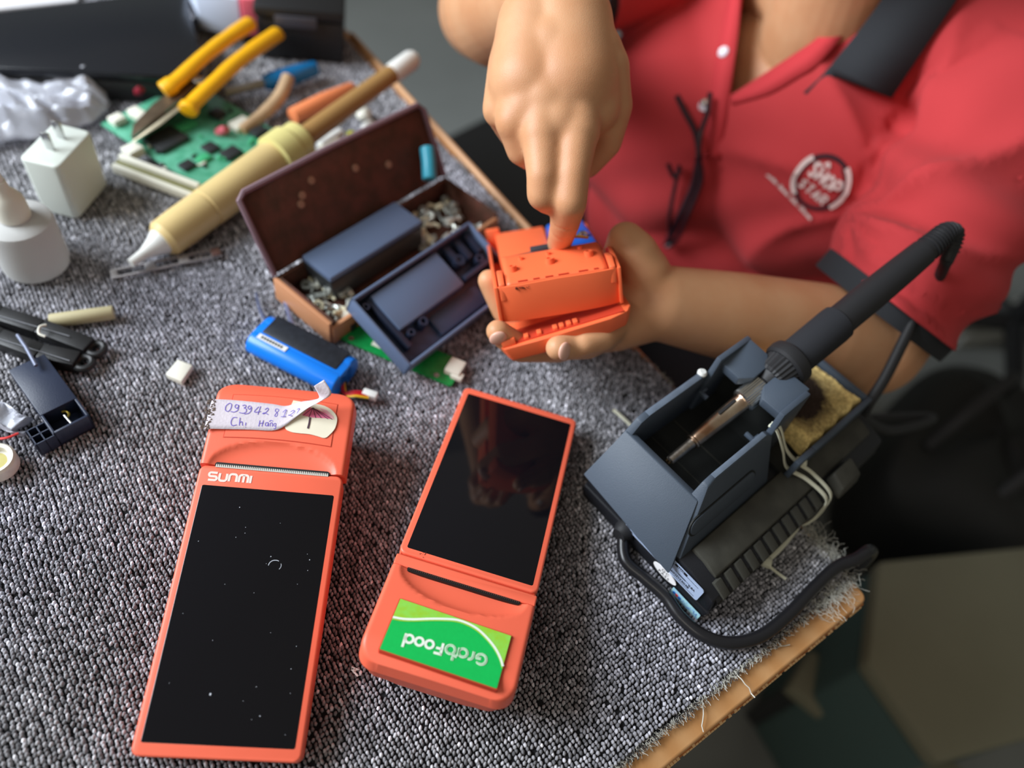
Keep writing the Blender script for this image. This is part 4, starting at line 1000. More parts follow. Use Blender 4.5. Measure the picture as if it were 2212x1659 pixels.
def nail(tip, prev, up, w=.0062, l=.0085, r=.0083):
    t = (tip - prev).normalized(); up = (up - t * up.dot(t)).normalized(); F = frame(tip + up * (r * .80) + t * .0005, t.cross(up) * -1, t)
    bb = MB(); ellipsoid(bb, (0, 0, 0), (w, l * .62, .0024)); bb.v = [tuple(F @ Vector(v)) for v in bb.v]
    wchild(bb, 'fingernail', [M_nail])
nail(R(1075, 716, .505), R(1122, 752, .519), -CW * 1.0 - CR * .7 + CU * .2)
nail(R(1205, 752, .4985), R(1268, 742, .518), -CW - CU * .35)
# hair cap
hb = MB(); ellipsoid(hb, HC + Vector((0.014, 0, 0.024)), (0.100, 0.083, 0.108)); hm = blend(hb, 'hair', .006, 2)
HAIR = link('hair', hm, [mat('black_hair', (.012, .011, .010), .6, bump=.6, bscale=300)], None); HAIR.parent = PS; HAIR.matrix_parent_inverse = PS.matrix_world.inverted()
for s in (-1, 1):
    e = MB(); ellipsoid(e, HC + Vector((-0.086, s * 0.030, 0.006)), (0.009, 0.013, 0.007)); wchild(e, 'eye', [M_white])
# --- polo shirt
HEM = ray(1918, 648, 0.628)
sb = MB()
ellipsoid(sb, (0.330, 0.40, 0.015), (0.128, 0.190, 0.135)); ellipsoid(sb, (0.280, 0.475, -0.02), (0.130, 0.130, 0.120)); ellipsoid(sb, (0.315, 0.45, -0.12), (0.130, 0.140, 0.13)); ellipsoid(sb, (0.378, 0.40, -0.15), (0.128, 0.180, 0.19)); ellipsoid(sb, (0.45, 0.40, -0.34), (0.130, 0.182, 0.12))
capsule(sb, [RSH + Vector((0, .0, .0)), (0.345, 0.405, 0.135), LSH], [0.070, 0.080, 0.070])
ld_ = (HEM - LSH).normalized(); rd_ = (REL - RSH).normalized()
capsule(sb, [LSH, LSH.lerp(HEM, .5), HEM + ld_ * .045], [0.076, 0.070, 0.062])
RHEM = RSH.lerp(REL, .62); capsule(sb, [RSH, RSH.lerp(RHEM, .5), RHEM + rd_ * .02], [0.074, 0.068, 0.060])
hd_ = (ld_ + CW * .5).normalized()
shirt = blend(sb, 'shirt', 0.0055, 7, 0.5)
def cut_shirt():
    bm = bmesh.new(); bm.from_mesh(shirt)
    G = lambda: bm.verts[:] + bm.edges[:] + bm.faces[:]
    # sleeve hems: split along the hem plane, drop what lies beyond near that arm
    for hem, d_ in ((HEM, hd_), (RHEM, rd_)):
        bmesh.ops.bisect_plane(bm, geom=G(), plane_co=hem, plane_no=d_)
        sh_, a_d = (LSH, ld_) if hem is HEM else (RSH, rd_)
        ar = lambda c: ((c - sh_) - a_d * (c - sh_).dot(a_d)).length
        dl = [f for f in bm.faces if (f.calc_center_median() - hem).dot(d_) > 1e-5 and ar(f.calc_center_median()) < .092 and (f.calc_center_median() - sh_).dot(a_d) > .12]
        bmesh.ops.delete(bm, geom=dl, context='FACES')
    # waist
    bmesh.ops.bisect_plane(bm, geom=G(), plane_co=(0, 0, -.40), plane_no=(0, 0, -1), clear_outer=True)
    # neck opening: a ring round the neck base plus a V placket down the chest
    nax = (NECK[1] - NECK[0]).normalized()
    pn = NECK[0] + nax * .052
    bmesh.ops.bisect_plane(bm, geom=G(), plane_co=pn, plane_no=nax)
    def nd(c): q = c - NECK[0]; return (q - nax * q.dot(nax)).length
    dl = [f for f in bm.faces if (f.calc_center_median() - pn).dot(nax) > 1e-5 and nd(f.calc_center_median()) < .088]
    bmesh.ops.delete(bm, geom=dl, context='FACES')
    return bm
sbm = cut_shirt()
# folds: ridges fanning from the armpit and hanging folds at the belly
def folds(bm):
    arm = Vector((0.25, 0.235, 0.06))
    bm.normal_update()
    for v in bm.verts:
        c = v.co; d = 0.0
        q = c - arm; r = q.length; th = math.atan2(q.z + .35 * q.x, q.y)
        d += 0.0110 * ((1 - abs(math.sin(th * 4.2 + r * 7))) ** 2 - .35) * math.exp(-((r - .10) / .07) ** 2)
        d += 0.0050 * math.sin(c.y * 58 + c.z * 20 + 2.2 * math.sin(c.z * 21)) * math.exp(-((c.z + .12) / .13) ** 2)
        s = (c - LSH).dot(ld_)
        if (c - LSH - ld_ * s).length < .085 and .02 < s < .26: d += 0.0060 * math.sin(s * 62 + 3 * math.sin(c.z * 30)) * math.sin(min(s / .05, 1) * PI / 2)
        d += 0.0030 * math.sin(c.y * 33 - c.z * 47 + 1.0)
        d *= 1 - .85 * math.exp(-((c - BADGE).length / .045) ** 2)
        v.co = c + v.normal * d
BADGE = ray(1772, 396, .665)
folds(sbm)
sbm.normal_update()
BV = BVHTree.FromBMesh(sbm)
def hit(px, py, bv=None):
    d = dirpx(px, py).normalized(); loc, nor, i, dist = (bv or BV).ray_cast(CAM, d)
    if loc is None: return None, None
    if nor.dot(d) > 0: nor = -nor
    return loc, nor
apex, an = hit(1577, 208); e1, _ = hit(1597, 40); e2, _ = hit(1735, 105)
VP = []
if apex is not None and e1 is not None and e2 is not None:
    vd = (apex - CAM).normalized(); n1 = (e1 - apex).cross(vd).normalized(); n2 = (e2 - apex).cross(vd).normalized()
    mid = (e1 + e2) / 2
    if n1.dot(mid - apex) < 0: n1 = -n1
    if n2.dot(mid - apex) < 0: n2 = -n2
    for nn in (n1, n2): bmesh.ops.bisect_plane(sbm, geom=sbm.verts[:] + sbm.edges[:] + sbm.faces[:], plane_co=apex, plane_no=nn)
    dl = [f for f in sbm.faces if (f.calc_center_median() - apex).dot(n1) > 1e-6 and (f.calc_center_median() - apex).dot(n2) > 1e-6 and (f.calc_center_median() - apex).length < .2 and f.calc_center_median().x < 0.34]
    bmesh.ops.delete(sbm, geom=dl, context='FACES')
sbm.to_mesh(shirt); sbm.free()
SH = link('polo_shirt', shirt, [M_shirt], None, ang=180, solid=0.0022); SH.parent = PS; SH.matrix_parent_inverse = PS.matrix_world.inverted()
# black sleeve cuffs
def ring(c, d_, r0, w_, name, m, bump=1.0):
    F = frame(c, d_.cross(Vector((0, 0, 1))), ez=d_); bb = MB(); n = 40
    prof = [(r0, -w_ / 2), (r0 + .002, -w_ / 2), (r0 + .002, w_ / 2), (r0, w_ / 2)]
    vs = [(r * math.cos(2 * PI * j / n), r * math.sin(2 * PI * j / n), z) for r, z in prof for j in range(n)]
    bb.add(vs, [(i * n + j, i * n + (j + 1) % n, ((i + 1) % 4) * n + (j + 1) % n, ((i + 1) % 4) * n + j) for i in range(4) for j in range(n)], 0, F)
    return wchild(bb, name, m)
ring(HEM + hd_ * .004, hd_, .0610, .018, 'sleeve_cuff', [M_collar]); ring(RHEM + rd_ * .004, rd_, .0600, .017, 'sleeve_cuff', [M_collar])
def on_shirt(pts, off):
    out = []
    for x, y in pts:
        l, n_ = hit(x, y)
        out.append(l + n_ * off if l is not None else None)
    if any(o is None for o in out):
        print('MISS', pts)
    return [o for o in out if o is not None]
# --- collar, placket, buttons, badge
def strip3(b, L, Rr, nrm_off=0.0):
    n = len(L); k = len(b.v)
    b.v += [tuple(p) for p in L] + [tuple(p) for p in Rr]
    b.f += [(k + i, k + i + 1, k + n + i + 1, k + n + i) for i in range(n - 1)]; b.m += [0] * (n - 1)
def shirt_pt(px, py, off, fallback):
    l, n_ = hit(px, py)
    return l + n_ * off if l is not None else ray(px, py, fallback)
# flap of the collar on the near side, turned down over the shoulder
ci = [(1736, 200, .681), (1770, 168, .674), (1798, 138, .667), (1802, 132, .665), (1850, 74, .650), (1895, 14, .636), (1942, -56, .622), (2000, -150, .61)]
co_ = [(1750, 212, .683), (1782, 184, .677), (1806, 166, .670), (1926, 212, .654), (1985, 122, .633), (2066, 0, .605), (2120, -86, .592), (2190, -200, .59)]
b = MB(); strip3(b, [ray(*p) for p in ci], [ray(*p) for p in co_])
wchild(b, 'collar', [M_collar], solid=.0025)
# neck band under it and the far side of the collar
nax = (NECK[1] - NECK[0]).normalized(); NB = frame(NECK[0] + nax * .045, nax.cross(Vector((0, 1, 0))), ez=nax)
b = MB(); strip3(b, [NB @ Vector((.078 * math.cos(a), .076 * math.sin(a), -.012)) for a in np.linspace(1.75, 2 * PI - 1.75, 30)], [NB @ Vector((.070 * math.cos(a), .068 * math.sin(a), .022)) for a in np.linspace(1.75, 2 * PI - 1.75, 30)])
wchild(b, 'collar', [M_collar], solid=.0025)
# placket strip down from the V, with buttons
M_placket = mat('placket_red', srgb(196, 54, 60), 0.85, bump=.4, bscale=1500)
pl_l = [(1576, -10), (1560, 70), (1546, 140), (1536, 200), (1530, 260), (1520, 340)]; pl_r = [(1604, -10), (1597, 70), (1588, 140), (1577, 208), (1570, 262), (1560, 340)]
b = MB(); strip3(b, spline([shirt_pt(x, y, .0022, .70) for x, y in pl_l], 5), spline([shirt_pt(x, y, .0022, .70) for x, y in pl_r], 5)); wchild(b, 'placket', [M_placket], solid=.0012)
# turned-back facing along the V's right edge
fa = [(1577, 208), (1640, 172), (1700, 130), (1740, 100), (1800, 50)]; fb = [(1583, 226), (1660, 205), (1725, 168), (1768, 140), (1826, 72)]
b = MB(); strip3(b, spline([shirt_pt(x + 3, y + 3, .002, .68) for x, y in fa], 4), spline([shirt_pt(x, y, .0028, .68) for x, y in fb], 4)); wchild(b, 'placket', [M_placket], solid=.0012)
for x, y in ((1566, 116), (1520, 232)):
    l, n_ = hit(x, y)
    if l is None: continue
    wchild(MB().lathe([(.0052, 0), (.0056, .0008), (.0050, .0018), (.0036, .0014)], 18, M=frame(l + n_ * .003, n_.cross(Vector((0, 0, 1))), ez=n_)), 'button', [mat('pearl_button', srgb(228, 220, 228), .25)])
# round badge print: ring in dark and pale arcs, two lines of capitals, a strap line under it
lc_, ln = hit(1772, 396)
upv = (shirt_pt(1806, 345, 0, .66) - lc_); upv = (upv - ln * upv.dot(ln)).normalized(); rtv = upv.cross(ln).normalized()
# text baseline runs down to the right in the picture
BM_ = frame(lc_ + ln * .03, rtv, upv) @ Matrix.Rotation(math.radians(-9), 4, 'Z')
M_badge_w = mat('badge_white', srgb(226, 205, 200), .8); M_badge_d = mat('badge_dark', srgb(58, 26, 36), .8)
def drape_mesh(me, off, name, m):
    for v in me.vertices:
        p = BM_ @ v.co; loc, n_, i, ds = BV.ray_cast(p, -ln)
        v.co = (loc + ln * off) if loc is not None else (p - ln * .03)
    o = link(name, me, [m], None, smooth=False); o.parent = SH; o.matrix_parent_inverse = SH.matrix_world.inverted(); return o
def arc_mesh(r, w_, a0, a1, n=26):
    bb = MB(); bb.ribbon(arc(0, 0, r, r, a0, a1, n), w_, 0.0); me = bpy.data.meshes.new('badge'); me.from_pydata(bb.v, [], bb.f); return me
RB = 0.0228
drape_mesh(arc_mesh(RB, .0036, 70, 150), .0036, 'badge_print', M_badge_d); drape_mesh(arc_mesh(RB, .0036, 245, 335), .0036, 'badge_print', M_badge_d)
drape_mesh(arc_mesh(RB + .001, .0042, -25, 70), .0038, 'badge_print', M_badge_w); drape_mesh(arc_mesh(RB + .001, .0042, 150, 245), .0038, 'badge_print', M_badge_w)
drape_mesh(arc_mesh(RB - .0026, .0016, -30, 74), .0038, 'badge_print', M_badge_d); drape_mesh(arc_mesh(RB - .0026, .0014, 146, 250), .0038, 'badge_print', M_badge_d)
def strokes_mesh(strokes, w_):
    bb = MB()
    for s in strokes: bb.ribbon([tuple(Vector(s[i]).lerp(Vector(s[i + 1]), k / 3)) for i in range(len(s) - 1) for k in range(3)] + [s[-1]], w_, 0.0)
    me = bpy.data.meshes.new('badge'); me.from_pydata(bb.v, [], bb.f); return me
def caps(word, h, w_, gap, x0, y0):
    A = {'S': [(1, .9), (.5, 1), (.05, .8), (.5, .5), (.95, .25), (.5, 0), (0, .1)], 'H': [[(0, 0), (0, 1)], [(1, 0), (1, 1)], [(0, .5), (1, .5)]], 'O': [(.5, 1), (0, .7), (0, .3), (.5, 0), (1, .3), (1, .7), (.5, 1)],
         'P': [(0, 0), (0, 1), (.8, 1), (1, .75), (.8, .5), (0, .5)], 'T': [[(0, 1), (1, 1)], [(.5, 1), (.5, 0)]], 'A': [[(0, 0), (.5, 1), (1, 0)], [(.2, .35), (.8, .35)]], 'R': [[(0, 0), (0, 1), (.8, 1), (1, .75), (.8, .5), (0, .5)], [(.5, .5), (1, 0)]]}
    out = []; x = x0
    for c in word:
        g = A[c]; g = g if isinstance(g[0], list) else [g]
        for s in g: out.append([(x + p[0] * w_, y0 + p[1] * h) for p in s])
        x += w_ + gap
    return out
drape_mesh(strokes_mesh(caps('SHOP', .0105, .0058, .0026, -.0155, .0012) + [[(-.009, .0135), (-.0065, .0165), (-.004, .0135)]], .0026), .0036, 'badge_lettering', M_badge_w)
drape_mesh(strokes_mesh(caps('STAR', .0085, .0050, .0028, -.0140, -.0128), .0022), .0036, 'badge_lettering', M_badge_w)
rng = random.Random(21); st = []
x = -.040
for word in (4, 4, 3, 5):
    for k in range(word):
        y = -.0285 - .0012 * math.sin(x * 60); h = rng.choice([.0030, .0036, .0044])
        st.append([(x, y), (x + .0008, y + h)]); st.append([(x + .0008, y + h * .7), (x + .002, y + .0006 + h * .5)]); st.append([(x + .002, y + .0006 + h * .5), (x + .0021, y)])
        x += .0031
    x += .0026
drape_mesh(strokes_mesh(st, .0013), .0055, 'badge_lettering', M_badge_w)
# --- folded eyeglasses hooked into the placket
EG = thing('eyeglasses', 'thin dark-framed eyeglasses hooked into the placket of the red shirt', 'eyeglasses', T(*shirt_pt(1490, 300, .01, .7)))
M_frame = mat('dark_frame', srgb(46, 24, 32), .35)
def gl(pts, r, name, off=.010):
    bb = MB(); bb.tube(spline([shirt_pt(x, y, off, .7) for x, y in pts], 6), r * 1.3, 8); wchild(bb, name, [M_frame], EG)
gl([(1462, 216), (1478, 250), (1498, 290), (1508, 330)], .0022, 'temple_arm'); gl([(1536, 210), (1524, 250), (1508, 292), (1505, 330)], .0020, 'temple_arm', .012)
gl([(1508, 330), (1498, 390), (1478, 440), (1456, 480), (1440, 520)], .0028, 'rim', .009); gl([(1506, 330), (1510, 380), (1490, 440), (1462, 490), (1440, 522)], .0020, 'rim', .014)
gl([(1468, 350), (1460, 400), (1452, 450), (1446, 500)], .0016, 'rim', .009)
gl([(1446, 345), (1458, 372), (1470, 356)], .0018, 'nose_bridge', .011)
bb = MB(); bb.lathe([(.0030, -.001), (.0034, 0), (.002, .0015)], 12, M=frame(shirt_pt(1516, 232, .014, .7), cn_ := (CAM - shirt_pt(1516, 232, .014, .7)).cross(Vector((0, 0, 1))), ez=(CAM - shirt_pt(1516, 232, .014, .7)))); wchild(bb, 'hinge', [M_steel], EG)
# --- trousers and shoes
tb = MB()
for y in (0.30, 0.50):
    capsule(tb, [(0.44, y + (.40 - y) * .35, -.36), (0.12, y, -.335), (0.02, y, -.34)], [.098, .080, .068]); capsule(tb, [(0.02, y, -.35), (0.05, y, -.55), (0.07, y, -.705)], [.068, .058, .048])
ellipsoid(tb, (0.45, 0.40, -0.36), (0.140, 0.190, 0.11))
TR = link('trousers', blend(tb, 'trousers', .009, 4), [M_trous], None); TR.parent = PS; TR.matrix_parent_inverse = PS.matrix_world.inverted()
for y in (0.30, 0.50):
    s_ = MB(); ellipsoid(s_, (0.02, y, -.722), (.115, .045, .040)); s_.v = [(x, yy, max(z, -.7492)) for x, yy, z in s_.v]; wchild(s_, 'shoe', [M_black2])
# --- stool
ST = thing('stool', 'low black round stool under the seated worker', 'stool', T(0.47, 0.40, -0.75))
MB().lathe([(.10, .245), (.165, .25), (.172, .265), (.165, .28), (.10, .284)], 40).build('seat', [M_blackmat], ST)
for k_ in range(4):
    a = PI / 4 + k_ * PI / 2; MB().tube([(.12 * math.cos(a), .12 * math.sin(a), .248), (.17 * math.cos(a), .17 * math.sin(a), .001)], .013, 12).build('leg', [M_steel], ST)
# ------------------------------------------------------------------ clutter on the bench
def place(b, name, mats, label, cat, group=None, **k):
    return tag(b.build(name, mats, **k), label, cat, group)
rnd = random.Random(77)
M_pcb = mat('pcb_green', srgb(96, 168, 140), 0.4, col2=srgb(60, 140, 108), vscale=90)
M_pcb2 = mat('pcb_bright_green', srgb(16, 150, 72), 0.35, var=0.25, vscale=160)
M_chip = mat('chip_black', srgb(40, 42, 44), 0.4)
M_conn = mat('connector_white', srgb(222, 220, 206), 0.5)
M_navy = mat('navy_plastic', srgb(38, 46, 66), 0.4, bump=.15, bscale=1200)
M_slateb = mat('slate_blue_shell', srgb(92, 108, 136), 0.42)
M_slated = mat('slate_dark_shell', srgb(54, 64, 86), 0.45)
# --- opened brown case with fittings
E1 = Vector((math.cos(math.radians(15)), math.sin(math.radians(15)), 0)); N1 = Vector((E1.y, -E1.x, 0))
CM = frame((-0.232, 0.421, 0.0008), E1, -N1)      # local x along the hinge, y away from the viewer
M_brown = mat('brown_lining', srgb(92, 52, 40), 0.8, col2=srgb(70, 44, 30), vscale=70, bump=.6, bscale=260)
M_brownrim = mat('case_rim', srgb(120, 96, 104), 0.5)
M_tan = mat('tan_rim', srgb(186, 130, 92), 0.5)
CS = thing('hinged_case', 'opened brown lined case of small fittings with its lid leaning back', 'case', CM)
b = MB(); CLn, CD, CH = 0.186, 0.062, 0.022
b.box(0, CLn, -CD, 0, 0, 0.002); b.box(0, 0.003, -CD, 0, 0, CH); b.box(CLn - .003, CLn, -CD, 0, 0, CH); b.box(0, CLn, -.003, 0, 0, CH)
b.build('base', [M_brown], CS, bevel=.0006)
MB().box(-.0008, CLn, -CD - .002, -CD + .0015, 0, CH - .004).build('front_lip', [M_tan], CS, bevel=.0008)
MB().box(-.003, .0005, -CD, 0, 0, CH).build('side_lip', [M_tan], CS, bevel=.0008)
LT = T(0, 0.002, CH) @ Matrix.Rotation(math.radians(32), 4, 'X').inverted()
MB().box(0, CLn, 0, .003, 0, .062).build('lid', [M_brown], CS, bevel=.001, M=LT)
b = MB(); b.tube([(0, -.001, 0), (-.001, -.003, .03), (0, -.002, .060), (.006, -.001, .0635), (.09, -.001, .0645), (CLn - .004, -.001, .0635), (CLn, -.002, .058), (CLn, 0, 0)], .0024, 8)
b.build('lid_rim', [M_brownrim], CS, M=LT)
for i in range(5):
    x, z = rnd.uniform(.03, .16), rnd.uniform(.02, .055); ms = MB().lathe([(.0035, -.0006), (.003, .0008), (.001, .0012)], 9, M=T(x, -.0002, z) @ Matrix.Rotation(PI / 2, 4, 'X')); ms.build('lining_blob', [mat('lining_spot', srgb(150, 116, 96), .7)], CS, M=LT)
# small fittings heaped in the case (each one its own thing)
M_fit = [mat('fitting_silver', srgb(226, 228, 220), .3, metal=.6), mat('fitting_ivory', srgb(226, 220, 190), .4), mat('fitting_grey', srgb(160, 164, 158), .35, metal=.5)]
fm = []
def fit_mesh(kind, m):
    b = MB()
    if kind == 0: b.lathe([(.0038, 0), (.0038, .0022), (.0018, .0023), (.0018, .012), (.0008, .013)], 10)
    elif kind == 1: b.lathe([(.0050, 0), (.0050, .004), (.0024, .004), (.0024, 0)], 6)
    elif kind == 2: b.box(-.008, .008, -.0028, .0028, 0, .0016); b.box(.0055, .008, -.0028, .0028, 0, .006)
    else: b.tube([(0, 0, 0), (.004, 0, .002), (.008, .001, .001), (.013, .004, .002)], .0016, 6)
    o = b.build('small_fitting', [m], bevel=.0002); me = o.data; bpy.data.objects.remove(o); return me
for k_ in range(4):
    for m in M_fit: fm.append(fit_mesh(k_, m))
def heap(n, x0, x1, y0, y1, label, group, seed):
    r_ = random.Random(seed)
    for i in range(n):
        o = bpy.data.objects.new('small_fitting', r_.choice(fm)); COL.objects.link(o)
        u, v = r_.random(), r_.random(); h = .004 + .012 * (1 - abs(2 * u - 1)) * (1 - abs(2 * v - 1)) * r_.random()
        o.matrix_world = CM @ T(x0 + (x1 - x0) * u, y0 + (y1 - y0) * v, h) @ Matrix.Rotation(r_.uniform(0, 6.28), 4, 'Z') @ Matrix.Rotation(r_.uniform(-1.4, 1.4), 4, 'X')
        tag(o, label, 'fitting', group)
heap(34, .006, .050, -CD + .008, -.008, 'small loose metal fitting in the near end of the opened brown case', 'fittings in the near end of the brown case', 3)
heap(40, .118, .180, -CD + .008, -.006, 'small loose metal fitting in the far end of the opened brown case', 'fittings in the far end of the brown case', 4)
# long slate bar lying in the case
BMx = frame(at(787, 520, .026), E1, -N1)
BR = thing('plastic_bar', 'long slate-blue plastic bar lying inside the opened brown case', 'cover', BMx)
MB().box(-.050, .048, -.017, .015, -.001, .0045).build('top_face', [M_slateb], BR, bevel=.0012)
MB().hull([(-.050, -.017, -.001), (.048, -.017, -.001), (.048, .015, -.001), (-.050, .015, -.001)], [(-.048, -.021, -.018), (.046, -.021, -.018), (.046, .012, -.018), (-.048, .012, -.018)]).build('skirt', [M_chip], BR, bevel=.001)
place(MB().tube([at(922, 318, .055), at(926, 350, .048), at(928, 388, .040)], .0062, 14), 'marker_cap', [mat('teal_plastic', srgb(56, 158, 182), .35)], 'short teal tube standing in the far end of the brown case', 'tube', bevel=.001)
# --- slate blue back shell of a terminal resting on the case lip
P0, P1, P3 = at(745, 652, .043), at(1005, 482, .043), at(897, 786, .0215)
SX = (P1 - P0); SY = (P0 - P3)
SB = frame((P3 + P1) / 2, SX, SY)
SL, SD = SX.length / 2, SY.length / 2 * .98
SHL = thing('terminal_back_shell', 'empty slate-blue terminal back shell leaning on the brown case', 'shell', SB)
b = MB(); h = .0165
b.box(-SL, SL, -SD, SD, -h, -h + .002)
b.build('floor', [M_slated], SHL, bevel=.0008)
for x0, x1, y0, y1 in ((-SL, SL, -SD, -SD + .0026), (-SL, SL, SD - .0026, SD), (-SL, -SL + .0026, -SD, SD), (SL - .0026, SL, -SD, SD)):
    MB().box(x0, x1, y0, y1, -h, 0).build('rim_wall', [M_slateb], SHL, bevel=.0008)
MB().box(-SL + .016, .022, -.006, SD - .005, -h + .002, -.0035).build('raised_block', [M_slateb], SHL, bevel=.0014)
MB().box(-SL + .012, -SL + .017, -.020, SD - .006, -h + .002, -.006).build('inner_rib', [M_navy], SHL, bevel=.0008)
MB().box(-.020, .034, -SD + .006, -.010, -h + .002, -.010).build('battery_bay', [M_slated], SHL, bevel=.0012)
for x, y, r in ((-SL + .022, -.012, .0032), (-SL + .036, -.0105, .0040), (.034, .012, .005), (.050, .004, .004), (.046, -.018, .0035), (-SL + .008, SD - .010, .003)):
    MB().lathe([(r, -h + .002), (r * .95, -.004), (r * .5, -.004), (r * .45, -.009)], 14, M=T(x, y, 0)).build('screw_post', [M_navy], SHL)
for x in (.030, .042, .054): MB().box(x, x + .006, SD - .024, SD - .006, -h + .002, -.005).build('inner_rib', [M_navy], SHL, bevel=.0008)
MB().box(.026, SL - .006, -.004, .0, -h + .002, -.004).build('inner_rib', [M_navy], SHL, bevel=.0006)
# --- narrow bright green board beneath it
G0, G1 = at(712, 712, .0028), at(968, 822, .0028)
GM = frame((G0 + G1) / 2 + Vector((.006, .006, 0)), (G1 - G0), Vector((0, 0, 1)).cross(G1 - G0))
gl_ = (G1 - G0).length / 2 + .006
GB = thing('circuit_board', 'narrow bright green circuit board under the slate-blue back shell', 'circuit board', GM)
MB().prism(rrect(-gl_, gl_, -.012, .014, .002), -.0018, 0).build('board', [M_pcb2], GB, bevel=.0003)
MB().box(-.014, .018, -.006, .012, 0, .0003).build('paper_label', [M_conn], GB)
MB().box(-gl_ + .003, -gl_ + .016, .003, .013, 0, .0055).build('socket', [M_conn], GB, bevel=.0006)
MB().box(-gl_ + .018, -gl_ + .024, -.002, .013, 0, .0065).build('socket', [M_chip], GB, bevel=.0006)
MB().box(gl_ - .010, gl_ + .002, -.004, .010, 0, .0055).build('socket', [M_conn], GB, bevel=.0006)
MB().box(gl_ - .004, gl_ + .005, -.006, .000, 0, .004).build('socket', [M_conn], GB, bevel=.0006)
for x in (-gl_ + .026, gl_ - .014): MB().lathe([(.0022, 0), (.0022, .0003), (.0012, .0003), (.0012, .0001)], 12, M=T(x, -.008, 0)).build('mounting_ring', [M_steel], GB)
# --- blue battery pack with its lead
B0, B1 = at(563, 722, .010), at(745, 815, .010)
BBm = frame((B0 + B1) / 2, (B1 - B0), Vector((0, 0, 1)).cross(B1 - B0)); bl_ = (B1 - B0).length / 2 + .001
M_blue = mat('battery_blue', srgb(16, 120, 226), 0.3)
BP = thing('battery_pack', 'bright blue battery pack with a black panel and coloured lead', 'battery', BBm)
def cellprof(r, x0, x1): 
    b = MB(); b.tube([(x0, -.0075, 0), (x1, -.0075, 0)], r, 24); return b
cellprof(.0093, -bl_, bl_).build('cell', [M_blue], BP, bevel=.0018, seg=3)
b = MB(); b.tube([(-bl_, .0075, 0), (bl_, .0075, 0)], .0093, 24); b.build('cell', [M_blue], BP, bevel=.0018, seg=3)
MB().box(-bl_, bl_, -.0075, .0075, -.0093, .0090).build('wrap', [M_blue], BP, bevel=.001)
MB().box(-bl_ + .006, bl_ - .006, -.0035, .0150, .0040, .0099).build('black_panel', [mat('pack_panel', srgb(36, 40, 48), .4, var=.3, vscale=200)], BP, bevel=.0008)
MB().box(-bl_ + .006, -bl_ + .030, -.0096, -.0054, .0085, .0098).build('paper_label', [M_white], BP)
b = MB()
for i in range(8): b.box(-bl_ + .009 + i * .0023, -bl_ + .0103 + i * .0023, -.0086, -.0066, .0098, .0101)
b.build('label_print', [M_black_ink], BP, smooth=False)
for i, (c, dz) in enumerate(((srgb(190, 24, 44), .0), (srgb(200, 30, 40), .0016), (srgb(226, 176, 40), -.0016), (srgb(20, 20, 20), -.003))):
    s_ = BBm @ Vector((bl_ - .002, -.002 + i * .0012, -.004)); w0 = at(742 + i * 4, 848 + i * 3, .006); w1 = at(770, 846 + i * 5, .008); w2 = at(796, 850 + i * 5, .007)
    b = MB(); b.tube([BBm.inverted() @ p for p in spline([s_, w0, w1, w2], 6)], .0011, 8); b.build('wire', [mat('wire_col', c, .4)], BP)
c_ = at(799, 853, .006); MB().box(-.0026, .0026, -.0052, .0052, -.003, .003, M=BBm.inverted() @ T(c_.x, c_.y, c_.z, math.radians(40))).build('plug', [M_white], BP, bevel=.0005)
# --- steel tweezers behind the battery
TW = thing('tweezers', 'blue-grey steel tweezers lying between the blue battery and the case', 'tweezers', T(*at(605, 650, .004)))
for p in (((553, 632), (562, 668), (580, 706)), ((598, 600), (612, 640), (632, 704))):
    b = MB(); b.tube(spline([at(x, y, .005) for x, y in p], 6), [.0008 + .0012 * i / 12 for i in range(13)], 8, flat=.5); wchild(b, 'arm', [mat('blued_steel', srgb(120, 128, 160), .35, metal=.7)], TW)
# --- cream desoldering pump
t0, t1, t2, t3 = at(308, 550, .012), at(350, 520, .014), at(612, 330, .025), at(868, 124, .034)
PA = (t2 - t1).normalized(); PM = frame(t1, PA.cross(Vector((0, 0, 1))), ez=PA); Lb = (t2 - t1).length; Lt = (t3 - t1).length
M_creamp = mat('cream_tube', srgb(216, 190, 132), 0.4, var=.12, vscale=14)
DP = thing('desoldering_pump', 'large cream tube with a white nozzle lying across the bench', 'desoldering pump', PM)
MB().lathe([(.0035, -.030), (.0042, -.018), (.0075, -.008), (.0105, -.002), (.0105, .001)], 24).build('nozzle', [M_white], DP)
MB().lathe([(.0118, -.001), (.0150, .003), (.0157, .02), (.0157, Lb * .33), (.0150, Lb * .335), (.0150, Lb * .345), (.0160, Lb * .35), (.0165, Lb * .9), (.0160, Lb * .92)], 36).build('barrel', [M_creamp], DP)
MB().lathe([(.0165, Lb * .92), (.0200, Lb * .93), (.0200, Lb * 1.06), (.0175, Lb * 1.08), (.0175, Lb * 1.16), (.0120, Lb * 1.19)], 36).build('collar', [mat('olive_cream_collar', srgb(206, 196, 128), .45)], DP)
MB().lathe([(.0095, Lb * 1.18), (.0090, Lt * .78), (.0086, Lt * .90)], 24).build('plunger_sleeve', [mat('amber_sleeve', srgb(158, 122, 74), .35, trans=0.0)], DP)
MB().lathe([(.0080, Lt * .88), (.0095, Lt * .90), (.0095, Lt * .985), (.0075, Lt)], 24).build('plunger_knob', [M_white], DP)
